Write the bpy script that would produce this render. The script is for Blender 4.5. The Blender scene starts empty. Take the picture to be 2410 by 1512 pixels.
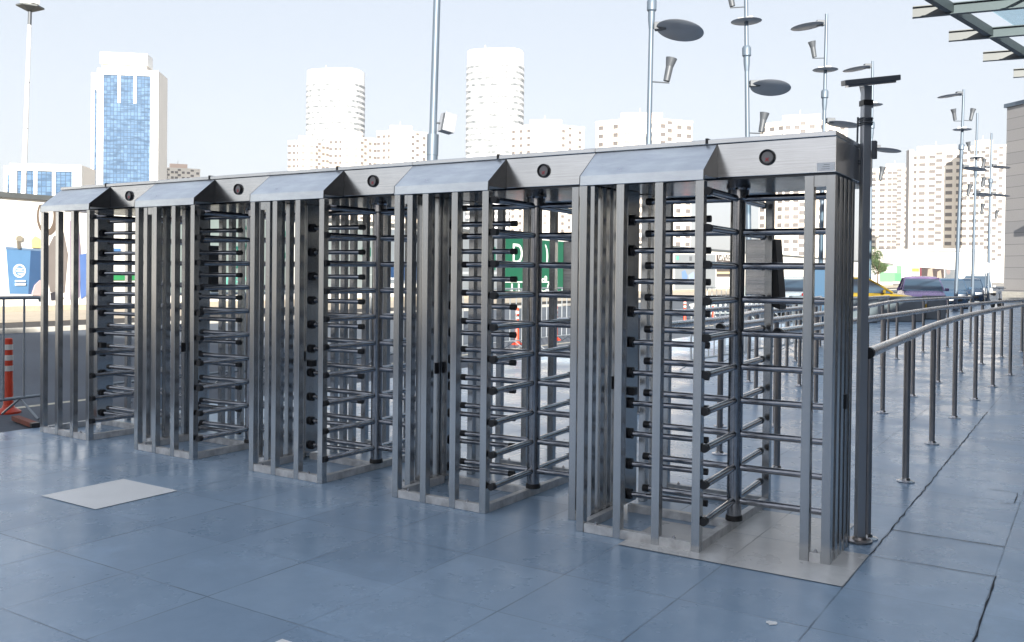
import bpy, math, random
from mathutils import Vector, Matrix
R = math.radians
rnd = random.Random(7)
sc = bpy.context.scene
col = sc.collection

# ---------------------------------------------------------------- camera
CAM = (1.1357, -4.8415, 1.4956)
YAW, PITCH, ROLL, FPX = .5714, -.0124, .0109, 2139.4
SHY = -.03535
F = Vector((-math.sin(YAW)*math.cos(PITCH), math.cos(YAW)*math.cos(PITCH), math.sin(PITCH)))
R0 = Vector((math.cos(YAW), math.sin(YAW), 0)); U0 = R0.cross(F)
RX = R0*math.cos(ROLL)+U0*math.sin(ROLL); UX = -R0*math.sin(ROLL)+U0*math.cos(ROLL)
cd = bpy.data.cameras.new('camera'); cam = bpy.data.objects.new('camera', cd); col.objects.link(cam)
cd.sensor_width = 36; cd.lens = FPX/2410*36; cd.shift_y = SHY; cd.clip_start = .05; cd.clip_end = 3000
cam.matrix_world = Matrix(((RX.x, UX.x, -F.x, CAM[0]), (RX.y, UX.y, -F.y, CAM[1]), (RX.z, UX.z, -F.z, CAM[2]), (0, 0, 0, 1)))
sc.camera = cam
# ---------------------------------------------------------------- light
SUN_H = Vector((.55, -.835)).normalized(); ELEV = R(20)
w = bpy.data.worlds.new('World'); sc.world = w; w.use_nodes = True
nt = w.node_tree; bg = nt.nodes['Background']; sky = nt.nodes.new('ShaderNodeTexSky')
sky.sky_type = 'NISHITA'; sky.sun_disc = False; sky.sun_elevation = ELEV
sky.sun_rotation = math.atan2(SUN_H.x, SUN_H.y); sky.air_density = 1.0; sky.dust_density = 2.0; sky.ozone_density = 1.5; sky.altitude = 50
bg.inputs[1].default_value = .15
gm0 = nt.nodes.new('ShaderNodeGamma'); gm0.inputs[1].default_value = .25; nt.links.new(sky.outputs[0], gm0.inputs[0])
tn = nt.nodes.new('ShaderNodeMix'); tn.data_type = 'RGBA'; tn.blend_type = 'MULTIPLY'; tn.inputs[0].default_value = 1; tn.inputs[7].default_value = (.93, .925, .965, 1)
nt.links.new(gm0.outputs[0], tn.inputs[6]); nt.links.new(tn.outputs[2], bg.inputs[0])
sl = bpy.data.lights.new('sun', 'SUN'); so = bpy.data.objects.new('sun', sl); col.objects.link(so)
sl.energy = 3.2; sl.angle = R(.5); sl.color = (1, .93, .82)
sdir = Vector((SUN_H.x*math.cos(ELEV), SUN_H.y*math.cos(ELEV), math.sin(ELEV)))
so.rotation_euler = sdir.to_track_quat('Z', 'Y').to_euler(); so.location = (0, 0, 60)
vs = sc.view_settings; vs.view_transform = 'Standard'; vs.look = 'None'; vs.gamma = 1; vs.exposure = 2.15

# ---------------------------------------------------------------- measuring helpers (photo pixel -> real place)
def ray(x, y): return F+RX*((x-1205)/FPX)-UX*((y-756+85.19)/FPX)
def at(x, y, d): return Vector(CAM)+ray(x, y)*d
def on_x(x, y, X):
    d = ray(x, y); return Vector(CAM)+d*((X-CAM[0])/d.x)

# ---------------------------------------------------------------- mesh helpers
class MB:
    def __init__(s): s.v = []; s.f = []; s.m = []
    def add(s, v, f, mi=0):
        b = len(s.v); s.v += [tuple(p) for p in v]; s.f += [tuple(b+i for i in q) for q in f]; s.m += [mi]*len(f); return s
    def box(s, x0, x1, y0, y1, z0, z1, mi=0):
        return s.add([(x0,y0,z0),(x1,y0,z0),(x1,y1,z0),(x0,y1,z0),(x0,y0,z1),(x1,y0,z1),(x1,y1,z1),(x0,y1,z1)],
                     [(0,3,2,1),(4,5,6,7),(0,1,5,4),(1,2,6,5),(2,3,7,6),(3,0,4,7)], mi)
    def obox(s, c, size, M=None, mi=0):
        x, y, z = [q/2 for q in size]; c = Vector(c); M = M or Matrix.Identity(3)
        P = [c+M@Vector(p) for p in [(-x,-y,-z),(x,-y,-z),(x,y,-z),(-x,y,-z),(-x,-y,z),(x,-y,z),(x,y,z),(-x,y,z)]]
        return s.add(P, [(0,3,2,1),(4,5,6,7),(0,1,5,4),(1,2,6,5),(2,3,7,6),(3,0,4,7)], mi)
    def tube(s, p0, p1, r0, r1=None, n=12, mi=0):
        p0 = Vector(p0); p1 = Vector(p1); r1 = r0 if r1 is None else r1
        d = (p1-p0).normalized(); a = d.orthogonal().normalized(); b = d.cross(a)
        v = []
        for p, r in ((p0, r0), (p1, r1)):
            v += [p+(a*math.cos(2*math.pi*i/n)+b*math.sin(2*math.pi*i/n))*r for i in range(n)]
        f = [(i, (i+1) % n, n+(i+1) % n, n+i) for i in range(n)]+[tuple(range(n-1, -1, -1)), tuple(range(n, 2*n))]
        return s.add(v, f, mi)
    def path(s, pts, r, n=10, mi=0):
        pts = [Vector(p) for p in pts]; v = []; k = len(pts); up = Vector((0, 0, 1))
        for i, p in enumerate(pts):
            d = (pts[min(i+1, k-1)]-pts[max(i-1, 0)]).normalized()
            a = d.cross(up); a = a.normalized() if a.length > .05 else Vector((1, 0, 0)); b = a.cross(d).normalized()
            v += [p+(a*math.cos(2*math.pi*j/n)+b*math.sin(2*math.pi*j/n))*r for j in range(n)]
        f = [(i*n+j, i*n+(j+1) % n, (i+1)*n+(j+1) % n, (i+1)*n+j) for i in range(k-1) for j in range(n)]
        f += [tuple(range(n-1, -1, -1)), tuple(range((k-1)*n, k*n))]
        return s.add(v, f, mi)
    def lathe(s, prof, c=(0, 0, 0), n=20, mi=0, M=None):
        c = Vector(c); v = []; M = M or Matrix.Identity(3)
        for r, z in prof: v += [c+M@Vector((r*math.cos(2*math.pi*i/n), r*math.sin(2*math.pi*i/n), z)) for i in range(n)]
        k = len(prof)
        f = [(i*n+j, i*n+(j+1) % n, (i+1)*n+(j+1) % n, (i+1)*n+j) for i in range(k-1) for j in range(n)]
        f += [tuple(range(n-1, -1, -1)), tuple(range((k-1)*n, k*n))]
        return s.add(v, f, mi)
    def prism(s, poly, axis, a0, a1, mi=0):
        n = len(poly)
        def P(p, a):
            return {'x': (a, p[0], p[1]), 'y': (p[0], a, p[1]), 'z': (p[0], p[1], a)}[axis]
        v = [P(p, a0) for p in poly]+[P(p, a1) for p in poly]
        f = [(i, (i+1) % n, n+(i+1) % n, n+i) for i in range(n)]+[tuple(range(n-1, -1, -1)), tuple(range(n, 2*n))]
        return s.add(v, f, mi)
    def build(s, name, mat, parent=None, smooth=False, bevel=0, loc=None, rz=None):
        me = bpy.data.meshes.new(name); me.from_pydata(s.v, [], s.f)
        for m in (mat if isinstance(mat, (list, tuple)) else [mat]): me.materials.append(m)
        for p, mi in zip(me.polygons, s.m): p.material_index = mi
        me.validate(); me.update()
        import bmesh
        bm = bmesh.new(); bm.from_mesh(me); bmesh.ops.recalc_face_normals(bm, faces=bm.faces); bm.to_mesh(me); bm.free()
        if smooth:
            me.shade_smooth()
            try: me.set_sharp_from_angle(angle=R(35))
            except Exception: pass
        o = bpy.data.objects.new(name, me); col.objects.link(o)
        if parent: o.parent = parent
        if loc is not None: o.location = loc
        if rz is not None: o.rotation_euler.z = rz
        if bevel:
            b = o.modifiers.new('bevel', 'BEVEL'); b.width = bevel; b.segments = 2; b.limit_method = 'ANGLE'
        return o
def inst(src, parent=None, loc=None, rz=None):
    o = bpy.data.objects.new(src.name.split('.')[0], src.data); col.objects.link(o)
    if parent: o.parent = parent
    if loc is not None: o.location = loc
    if rz is not None: o.rotation_euler.z = rz
    return o
def tag(o, label=None, cat=None, group=None, kind=None):
    for k, v in (('label', label), ('category', cat), ('group', group), ('kind', kind)):
        if v: o[k] = v
    return o
def empty(name, loc=(0, 0, 0), rz=0, label=None, cat=None, group=None):
    o = bpy.data.objects.new(name, None); col.objects.link(o); o.location = loc; o.rotation_euler.z = rz
    o.empty_display_size = .1
    return tag(o, label, cat, group)
def copy_tree(o, loc=None, label=None, parent=None):
    c = o.copy(); col.objects.link(c)
    if parent is not None: c.parent = parent
    if loc is not None: c.location = loc
    if label: c['label'] = label
    for ch in list(o.children): copy_tree(ch, parent=c)
    return c
def text_mesh(body, size, name, mat, parent=None, M=None, thick=.01):
    cu = bpy.data.curves.new('t', 'FONT'); cu.body = body; cu.size = size; cu.extrude = thick/2; cu.align_x = 'CENTER'; cu.align_y = 'CENTER'
    to = bpy.data.objects.new('t', cu); col.objects.link(to)
    dg = bpy.context.evaluated_depsgraph_get(); me = bpy.data.meshes.new_from_object(to.evaluated_get(dg))
    bpy.data.objects.remove(to); me.materials.clear(); me.materials.append(mat); me.name = name
    o = bpy.data.objects.new(name, me); col.objects.link(o)
    if M is not None: o.matrix_world = M
    if parent: o.parent = parent
    return o

# ---------------------------------------------------------------- materials
def new_mat(name):
    m = bpy.data.materials.new(name); m.use_nodes = True; t = m.node_tree
    return m, t, t.nodes['Principled BSDF']
def N(t, typ, **kw):
    n = t.nodes.new(typ)
    for k, v in kw.items():
        if k.startswith('i_'): n.inputs[int(k[2:]) if k[2:].isdigit() else k[2:]].default_value = v
        else: setattr(n, k, v)
    return n
def L(t, a, b): t.links.new(a, b)
def ramp(t, fac, stops):
    r = N(t, 'ShaderNodeValToRGB'); e = r.color_ramp.elements
    e[0].position, e[0].color = stops[0][0], (*stops[0][1], 1); e[1].position, e[1].color = stops[-1][0], (*stops[-1][1], 1)
    for p, c in stops[1:-1]:
        q = e.new(p); q.color = (*c, 1)
    L(t, fac, r.inputs[0]); return r.outputs[0]
def maprange(t, v, a, b, c, d):
    m = N(t, 'ShaderNodeMapRange'); m.inputs[1].default_value = a; m.inputs[2].default_value = b; m.inputs[3].default_value = c; m.inputs[4].default_value = d
    L(t, v, m.inputs[0]); return m.outputs[0]
def noise(t, scale, stretch=(1, 1, 1), detail=4, rough=.55):
    tc = N(t, 'ShaderNodeTexCoord'); mp = N(t, 'ShaderNodeMapping'); mp.inputs['Scale'].default_value = stretch
    L(t, tc.outputs['Object'], mp.inputs[0]); n = N(t, 'ShaderNodeTexNoise'); n.inputs['Scale'].default_value = scale
    n.inputs['Detail'].default_value = detail; n.inputs['Roughness'].default_value = rough
    L(t, mp.outputs[0], n.inputs[0]); return n.outputs[0]
def scl(c, k): return tuple(min(1, q*k) for q in c)
def plain(name, c, rough=.6, metal=0, var=.12, scale=3, stretch=(1, 1, 1), bump=0, spec=.5):
    m, t, b = new_mat(name)
    n = noise(t, scale, stretch)
    L(t, ramp(t, n, [(.3, scl(c, 1-var)), (.7, scl(c, 1+var))]), b.inputs['Base Color'])
    L(t, maprange(t, n, .3, .7, max(.02, rough-.08), min(1, rough+.08)), b.inputs['Roughness'])
    b.inputs['Metallic'].default_value = metal; b.inputs['Specular IOR Level'].default_value = spec
    if bump:
        bp = N(t, 'ShaderNodeBump'); bp.inputs['Strength'].default_value = bump; bp.inputs['Distance'].default_value = .01
        L(t, noise(t, scale*6, stretch), bp.inputs['Height']); L(t, bp.outputs[0], b.inputs['Normal'])
    return m
def steel(name, c, r0, r1, stretch, scale=9, bump=.03, smudge=.25, lo=.8, hi=1.12):
    m, t, b = new_mat(name)
    n = noise(t, scale, stretch, 5, .6); big = noise(t, 1.7, (1, 1, .5), 3)
    mx = N(t, 'ShaderNodeMix', data_type='RGBA', blend_type='MULTIPLY'); mx.inputs[0].default_value = 1
    L(t, ramp(t, n, [(.25, scl(c, lo)), (.75, scl(c, hi))]), mx.inputs[6])
    L(t, ramp(t, big, [(.35, (1-smudge,)*3), (.6, (1, 1, 1))]), mx.inputs[7]); L(t, mx.outputs[2], b.inputs['Base Color'])
    ad = N(t, 'ShaderNodeMath', operation='ADD'); L(t, maprange(t, n, .25, .75, r0, r1), ad.inputs[0]); L(t, maprange(t, big, .4, .7, .06, 0), ad.inputs[1])
    L(t, ad.outputs[0], b.inputs['Roughness']); b.inputs['Metallic'].default_value = 1
    bp = N(t, 'ShaderNodeBump'); bp.inputs['Strength'].default_value = bump; bp.inputs['Distance'].default_value = .004
    L(t, n, bp.inputs['Height']); L(t, bp.outputs[0], b.inputs['Normal'])
    return m
M = {}
M['post'] = steel('brushed_steel_post', (.54, .55, .56), .15, .20, (9, 9, .05), 10, .004, .10, .93, 1.04)
M['gusset'] = steel('shade_toned_gusset_steel', (.10, .105, .115), .22, .3, (2, 2, 2), 6, .02, .1)  # same steel as the hood, its dark reflection put into the colour
M['under'] = steel('shade_toned_ceiling_steel', (.06, .065, .075), .12, .2, (2, 2, 2), 6, .03, .3)  # darkness under the header is put into this colour
M['column'] = steel('column_steel', (.62, .63, .64), .28, .36, (9, 9, .12), 10, .02, .08)
M['arm'] = steel('polished_steel_arm', (.38, .39, .42), .06, .11, (2, 2, 2), 14, .02, .15)
M['head'] = steel('brushed_steel_header', (.80, .80, .81), .10, .20, (.4, 2, 14), 9, .02, .12)
M['hood'] = steel('dented_steel_hood', (.84, .88, .95), .22, .36, (1, 3, 3), 5, .06, .12)
_t = M['hood'].node_tree; _b = _t.nodes['Principled BSDF']; _old = _b.inputs['Base Color'].links[0].from_socket
_fl = noise(_t, 5, (.9, 5, 5), 6, .75); _mx = N(_t, 'ShaderNodeMix', data_type='RGBA'); L(_t, _old, _mx.inputs[6]); _mx.inputs[7].default_value = (.18, .20, .24, 1)
L(_t, maprange(_t, _fl, .66, .72, 0, .75), _mx.inputs[0]); L(_t, _mx.outputs[2], _b.inputs['Base Color'])
M['base'] = plain('bright_base_steel', (.60, .60, .60), .5, .25, .25, 14, (1, 1, 1), .15)  # paler than the posts; bright reflection on the bars put into the colour
M['rail'] = steel('rail_steel', (.60, .60, .62), .16, .28, (3, 3, 3), 8, .02, .15)
M['railpost'] = steel('rail_post_steel', (.40, .37, .36), .26, .40, (3, 3, .3), 8, .02, .2)
M['rubber'] = plain('black_rubber', (.012, .012, .014), .45)
M['blackp'] = plain('black_plastic', (.02, .02, .022), .35)
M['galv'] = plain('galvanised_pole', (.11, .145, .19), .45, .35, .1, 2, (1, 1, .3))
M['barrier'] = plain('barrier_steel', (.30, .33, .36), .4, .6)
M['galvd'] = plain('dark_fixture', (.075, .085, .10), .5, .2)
M['disc'] = plain('grey_disc', (.30, .32, .36), .45, .1)
M['white'] = plain('white_paint', (.78, .78, .76), .5, 0, .05)
M['wwall'] = plain('white_wall', (.74, .73, .70), .85, 0, .06, .6, (1, 1, 1), .1)
M['orange'] = plain('orange_plastic', (.55, .045, .015), .45, 0, .15)
M['reflective'] = plain('reflective_band', (.62, .62, .6), .35)
M['wood'] = plain('red_brown_timber', (.20, .055, .035), .7, 0, .3, 8, (1, 8, 1), .3)
M['glassd'] = plain('dark_glass', (.05, .08, .12), .12, 0, .1, 1, spec=.8)
M['lensred'] = plain('red_marking', (.55, .03, .05), .3)
M['lens'] = plain('signal_lens', (.20, .19, .20), .15, 0, .1, 20, spec=.8)
M['sticker'] = plain('white_sticker', (.88, .89, .90), .5, 0, .03)
M['foliage'] = plain('foliage', (.05, .085, .03), .8, 0, .4, 6)
M['bark'] = plain('bark', (.09, .06, .04), .9, 0, .3, 8)
M['tyre'] = plain('tyre', (.02, .02, .02), .8)
M['alloy'] = plain('alloy_rim', (.45, .45, .47), .3, .9)
M['lamp_glass'] = plain('headlight_glass', (.55, .58, .62), .1, 0, .1, 20)
M['hall'] = plain('dark_hall_wall', (.035, .04, .045), .7)
M['hallwin'] = plain('dark_hall_window', (.02, .025, .03), .35, spec=.3)
M['colpaint'] = plain('column_grey_steel', (.34, .36, .39), .35, .45, .06, 3, (1, 1, .1))
M['conc'] = plain('grey_concrete_block', (.17, .18, .195), .8, 0, .15, 3)
M['tailred'] = plain('tail_light', (.4, .02, .02), .2)
M['dkmetal'] = plain('dark_steel_beam', (.07, .08, .085), .5, .3)
M['beam'] = plain('painted_beam', (.095, .105, .11), .5, .2, .12, 1.5, (1, 1, 1))

# paving: 0.6 m slabs, worn joints, polished and scuffed
def paving(name, c1, c2, joint=1.0, ox=.13, oy=-.3, size=.6, r0=.20, r1=.38):
    m, t, b = new_mat(name)
    tc = N(t, 'ShaderNodeTexCoord'); sp = N(t, 'ShaderNodeSeparateXYZ'); L(t, tc.outputs['Object'], sp.inputs[0])
    def nz(scale, detail=4, rough=.55, vec=None):
        n = N(t, 'ShaderNodeTexNoise'); n.inputs['Scale'].default_value = scale; n.inputs['Detail'].default_value = detail; n.inputs['Roughness'].default_value = rough
        L(t, vec or tc.outputs['Object'], n.inputs[0]); return n.outputs[0]
    def mth(op, a, bb=None, v=None):
        q = N(t, 'ShaderNodeMath', operation=op); L(t, a, q.inputs[0])
        if bb is not None: L(t, bb, q.inputs[1])
        if v is not None: q.inputs[1].default_value = v
        return q.outputs[0]
    jit = mth('MULTIPLY', mth('SUBTRACT', nz(9, 5, .7), v=.5), v=.010)
    masks = []
    for ax, off, wd in ((0, ox, .0042), (1, oy, .0036)):
        s = mth('ADD', mth('SUBTRACT', sp.outputs[ax], v=off), jit)
        d = mth('PINGPONG', s, v=size/2)
        k = maprange(t, d, wd*.5, wd*1.5, 1, 0)
        # each joint line has its own strength
        li = mth('ROUND', mth('DIVIDE', s, v=size))
        wn = N(t, 'ShaderNodeTexWhiteNoise', noise_dimensions='1D'); L(t, mth('ADD', li, v=17.3*ax+3.1), wn.inputs['W'])
        st = maprange(t, wn.outputs[0], 0, 1, .35, 1.0)
        masks.append(mth('MULTIPLY', k, st))
    jm = mth('MULTIPLY', mth('MAXIMUM', masks[0], masks[1]), maprange(t, nz(2.2, 3), .38, .62, .25, 1)); jm = mth('MULTIPLY', jm, v=joint*.75)
    # per-slab tone
    fl = N(t, 'ShaderNodeVectorMath', operation='FLOOR'); dv = N(t, 'ShaderNodeVectorMath', operation='DIVIDE'); sb = N(t, 'ShaderNodeVectorMath', operation='SUBTRACT')
    sb.inputs[1].default_value = (ox, oy, 0); dv.inputs[1].default_value = (size, size, 1)
    L(t, tc.outputs['Object'], sb.inputs[0]); L(t, sb.outputs[0], dv.inputs[0]); L(t, dv.outputs[0], fl.inputs[0])
    wn = N(t, 'ShaderNodeTexWhiteNoise', noise_dimensions='3D'); L(t, fl.outputs[0], wn.inputs[0])
    big = nz(.55, 4, .6); fine = nz(7, 6, .7); scuff = nz(1.6, 8, .72)
    f = mth('ADD', mth('MULTIPLY', big, v=.55), mth('MULTIPLY', fine, v=.30)); f = mth('ADD', f, mth('MULTIPLY', wn.outputs[0], v=.17))
    base = ramp(t, f, [(.37, c1), (.65, c2)])
    mx = N(t, 'ShaderNodeMix', data_type='RGBA'); L(t, base, mx.inputs[6]); mx.inputs[7].default_value = (*scl(c2, 1.5), 1)
    L(t, maprange(t, scuff, .52, .80, 0, .5), mx.inputs[0])
    dk = N(t, 'ShaderNodeMix', data_type='RGBA'); L(t, mx.outputs[2], dk.inputs[6]); dk.inputs[7].default_value = (*scl(c1, .55), 1)
    L(t, maprange(t, nz(4.3, 5, .7), .66, .78, 0, .5), dk.inputs[0])
    spn = N(t, 'ShaderNodeTexVoronoi'); spn.inputs['Scale'].default_value = 2.3; L(t, tc.outputs['Object'], spn.inputs[0])
    spot = N(t, 'ShaderNodeMix', data_type='RGBA'); L(t, dk.outputs[2], spot.inputs[6]); spot.inputs[7].default_value = (.03, .035, .04, 1)
    L(t, maprange(t, spn.outputs[0], .012, .024, .8, 0), spot.inputs[0])
    jn = N(t, 'ShaderNodeMix', data_type='RGBA'); L(t, spot.outputs[2], jn.inputs[6]); jn.inputs[7].default_value = (.03, .035, .045, 1)
    L(t, jm, jn.inputs[0]); L(t, jn.outputs[2], b.inputs['Base Color'])
    rr = mth('ADD', maprange(t, nz(1.3, 5, .65), .35, .65, r0, r1), mth('MULTIPLY', jm, v=.3)); L(t, rr, b.inputs['Roughness'])
    b.inputs['Specular IOR Level'].default_value = .55
    bp = N(t, 'ShaderNodeBump'); bp.inputs['Strength'].default_value = .12; bp.inputs['Distance'].default_value = .003
    L(t, mth('SUBTRACT', mth('MULTIPLY', nz(1.1, 3), v=1.0), jm), bp.inputs['Height']); L(t, bp.outputs[0], b.inputs['Normal'])
    return m
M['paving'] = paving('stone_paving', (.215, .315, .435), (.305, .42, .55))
M['pav_beige'] = paving('beige_paving', (.55, .55, .54), (.66, .66, .645), .8)
M['pav_white'] = plain('white_paving', (.90, .91, .90), .45, 0, .03, 5)
def ground_mat(name, c, scale, var=.2, rough=.85, bump=.4):
    m, t, b = new_mat(name); n = noise(t, scale, (1, 1, 1), 6, .7); g = noise(t, .25, (1, 1, 1), 4)
    mx = N(t, 'ShaderNodeMix', data_type='RGBA', blend_type='MULTIPLY'); mx.inputs[0].default_value = 1
    L(t, ramp(t, n, [(.3, scl(c, 1-var)), (.7, scl(c, 1+var))]), mx.inputs[6]); L(t, ramp(t, g, [(.35, (.8,)*3), (.65, (1,)*3)]), mx.inputs[7])
    L(t, mx.outputs[2], b.inputs['Base Color']); b.inputs['Roughness'].default_value = rough
    bp = N(t, 'ShaderNodeBump'); bp.inputs['Strength'].default_value = bump; bp.inputs['Distance'].default_value = .01
    L(t, n, bp.inputs['Height']); L(t, bp.outputs[0], b.inputs['Normal']); return m
M['asphalt'] = ground_mat('asphalt', (.085, .105, .135), 30)
M['sidewalk'] = ground_mat('sunlit_sidewalk', (.42, .37, .30), 4, .12)
M['shadepave'] = ground_mat('shade_toned_paving', (.030, .027, .028), 10)  # shade by the kerb put into the colour; strip stays dark in sun
M['earth'] = ground_mat('far_ground', (.30, .29, .27), .3)
M['kerb'] = plain('kerb_stone', (.42, .41, .38), .8, 0, .15, 5)
M['line'] = plain('road_line_paint', (.55, .52, .42), .7, 0, .25, 6)

# ---------------------------------------------------------------- ground
def sheet(name, x0, x1, y0, y1, z, mat, nx=1):
    mb = MB(); mb.add([(x0, y0, z), (x1, y0, z), (x1, y1, z), (x0, y1, z)], [(0, 1, 2, 3)])
    return tag(mb.build(name, mat), kind='structure')
sheet('ground', -1500, 1500, -700, 2200, -.16, M['earth'])
def slab(name, x0, x1, y0, y1, z0, z1, mat, bevel=0):
    return tag(MB().box(x0, x1, y0, y1, z0, z1).build(name, mat, bevel=bevel), kind='structure')
slab('plaza', -7.22, 60, -40, 130, -.15, 0, M['paving'])
slab('road', -19.9, -7.24, -60, 200, -.15, -.012, M['asphalt'])
slab('kerb', -20.12, -19.92, -60, 200, -.15, .10, M['kerb'], .02)
slab('verge', -22.45, -20.14, -60, 200, -.15, .09, M['shadepave'])
slab('sidewalk', -60, -22.47, -60, 200, -.15, .10, M['sidewalk'])
sheet('road_line', -8.68, -8.56, -40, 120, -.008, M['line'])
def patch(x0, x1, y0, y1, mat): sheet('paving_patch', x0, x1, y0, y1, .004, mat)
patch(-4.67, -4.07, -1.5, -.9, M['pav_white'])
patch(-1.62, -1.02, -2.85, -2.25, M['pav_white'])
patch(-1.07, .13, -.3, .3, M['pav_beige']); patch(-.67, -.07, .302, .9, M['pav_beige'])

def crack(pts, wd, seed, jit=.012):
    q = random.Random(seed); P2 = []
    for (x0, y0), (x1, y1) in zip(pts, pts[1:]):
        n = max(2, int(math.hypot(x1-x0, y1-y0)/.09))
        for i in range(n): P2.append((x0+(x1-x0)*i/n+q.uniform(-jit, jit)*.5, y0+(y1-y0)*i/n+q.uniform(-jit, jit)*.5))
    P2.append(pts[-1]); v = []; f = []
    for i, (x, y) in enumerate(P2):
        a, b = P2[max(0, i-1)], P2[min(len(P2)-1, i+1)]; d = math.hypot(b[0]-a[0], b[1]-a[1]) or 1; nx, ny = -(b[1]-a[1])/d, (b[0]-a[0])/d
        h = wd*q.uniform(.25, .8); v += [(x+nx*h, y+ny*h, .0035), (x-nx*h, y-ny*h, .0035)]
    f = [(2*i, 2*i+1, 2*i+3, 2*i+2) for i in range(len(P2)-1)]
    tag(MB().add(v, f).build('pavement_crack', M['crack']), kind='structure')
M['crack'] = plain('open_joint', (.025, .03, .04), .9)
crack([(.135, .30), (.135, 2.4), (.13, 6.6)], .006, 1)
crack([(.73, -2.6), (.735, .31)], .007, 2, .008)
crack([(.14, .90), (.73, .90)], .007, 3)
crack([(.14, .30), (.73, .30)], .004, 4)
crack([(-1.5, .905), (-.1, .90)], .003, 5)
crack([(.50, 2.42), (.70, 2.40), (.70, 2.05), (.62, 2.0)], .005, 6)
crack([(.78, 3.4), (.72, 3.0), (.78, 2.7), (.75, 2.45)], .004, 7)
crack([(-.47, -.3), (-.47, .9)], .003, 8)
_q = random.Random(5)
for (sx, sy, sr) in ((-.02, -.95, .026), ):
    tag(MB().add([(sx+sr*_q.uniform(.5, 1.2)*math.cos(R(30*i)), sy+sr*_q.uniform(.5, 1.2)*math.sin(R(30*i)), .003) for i in range(12)], [tuple(range(12))]).build('paint_spot', M['pav_white']), kind='structure')
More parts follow.
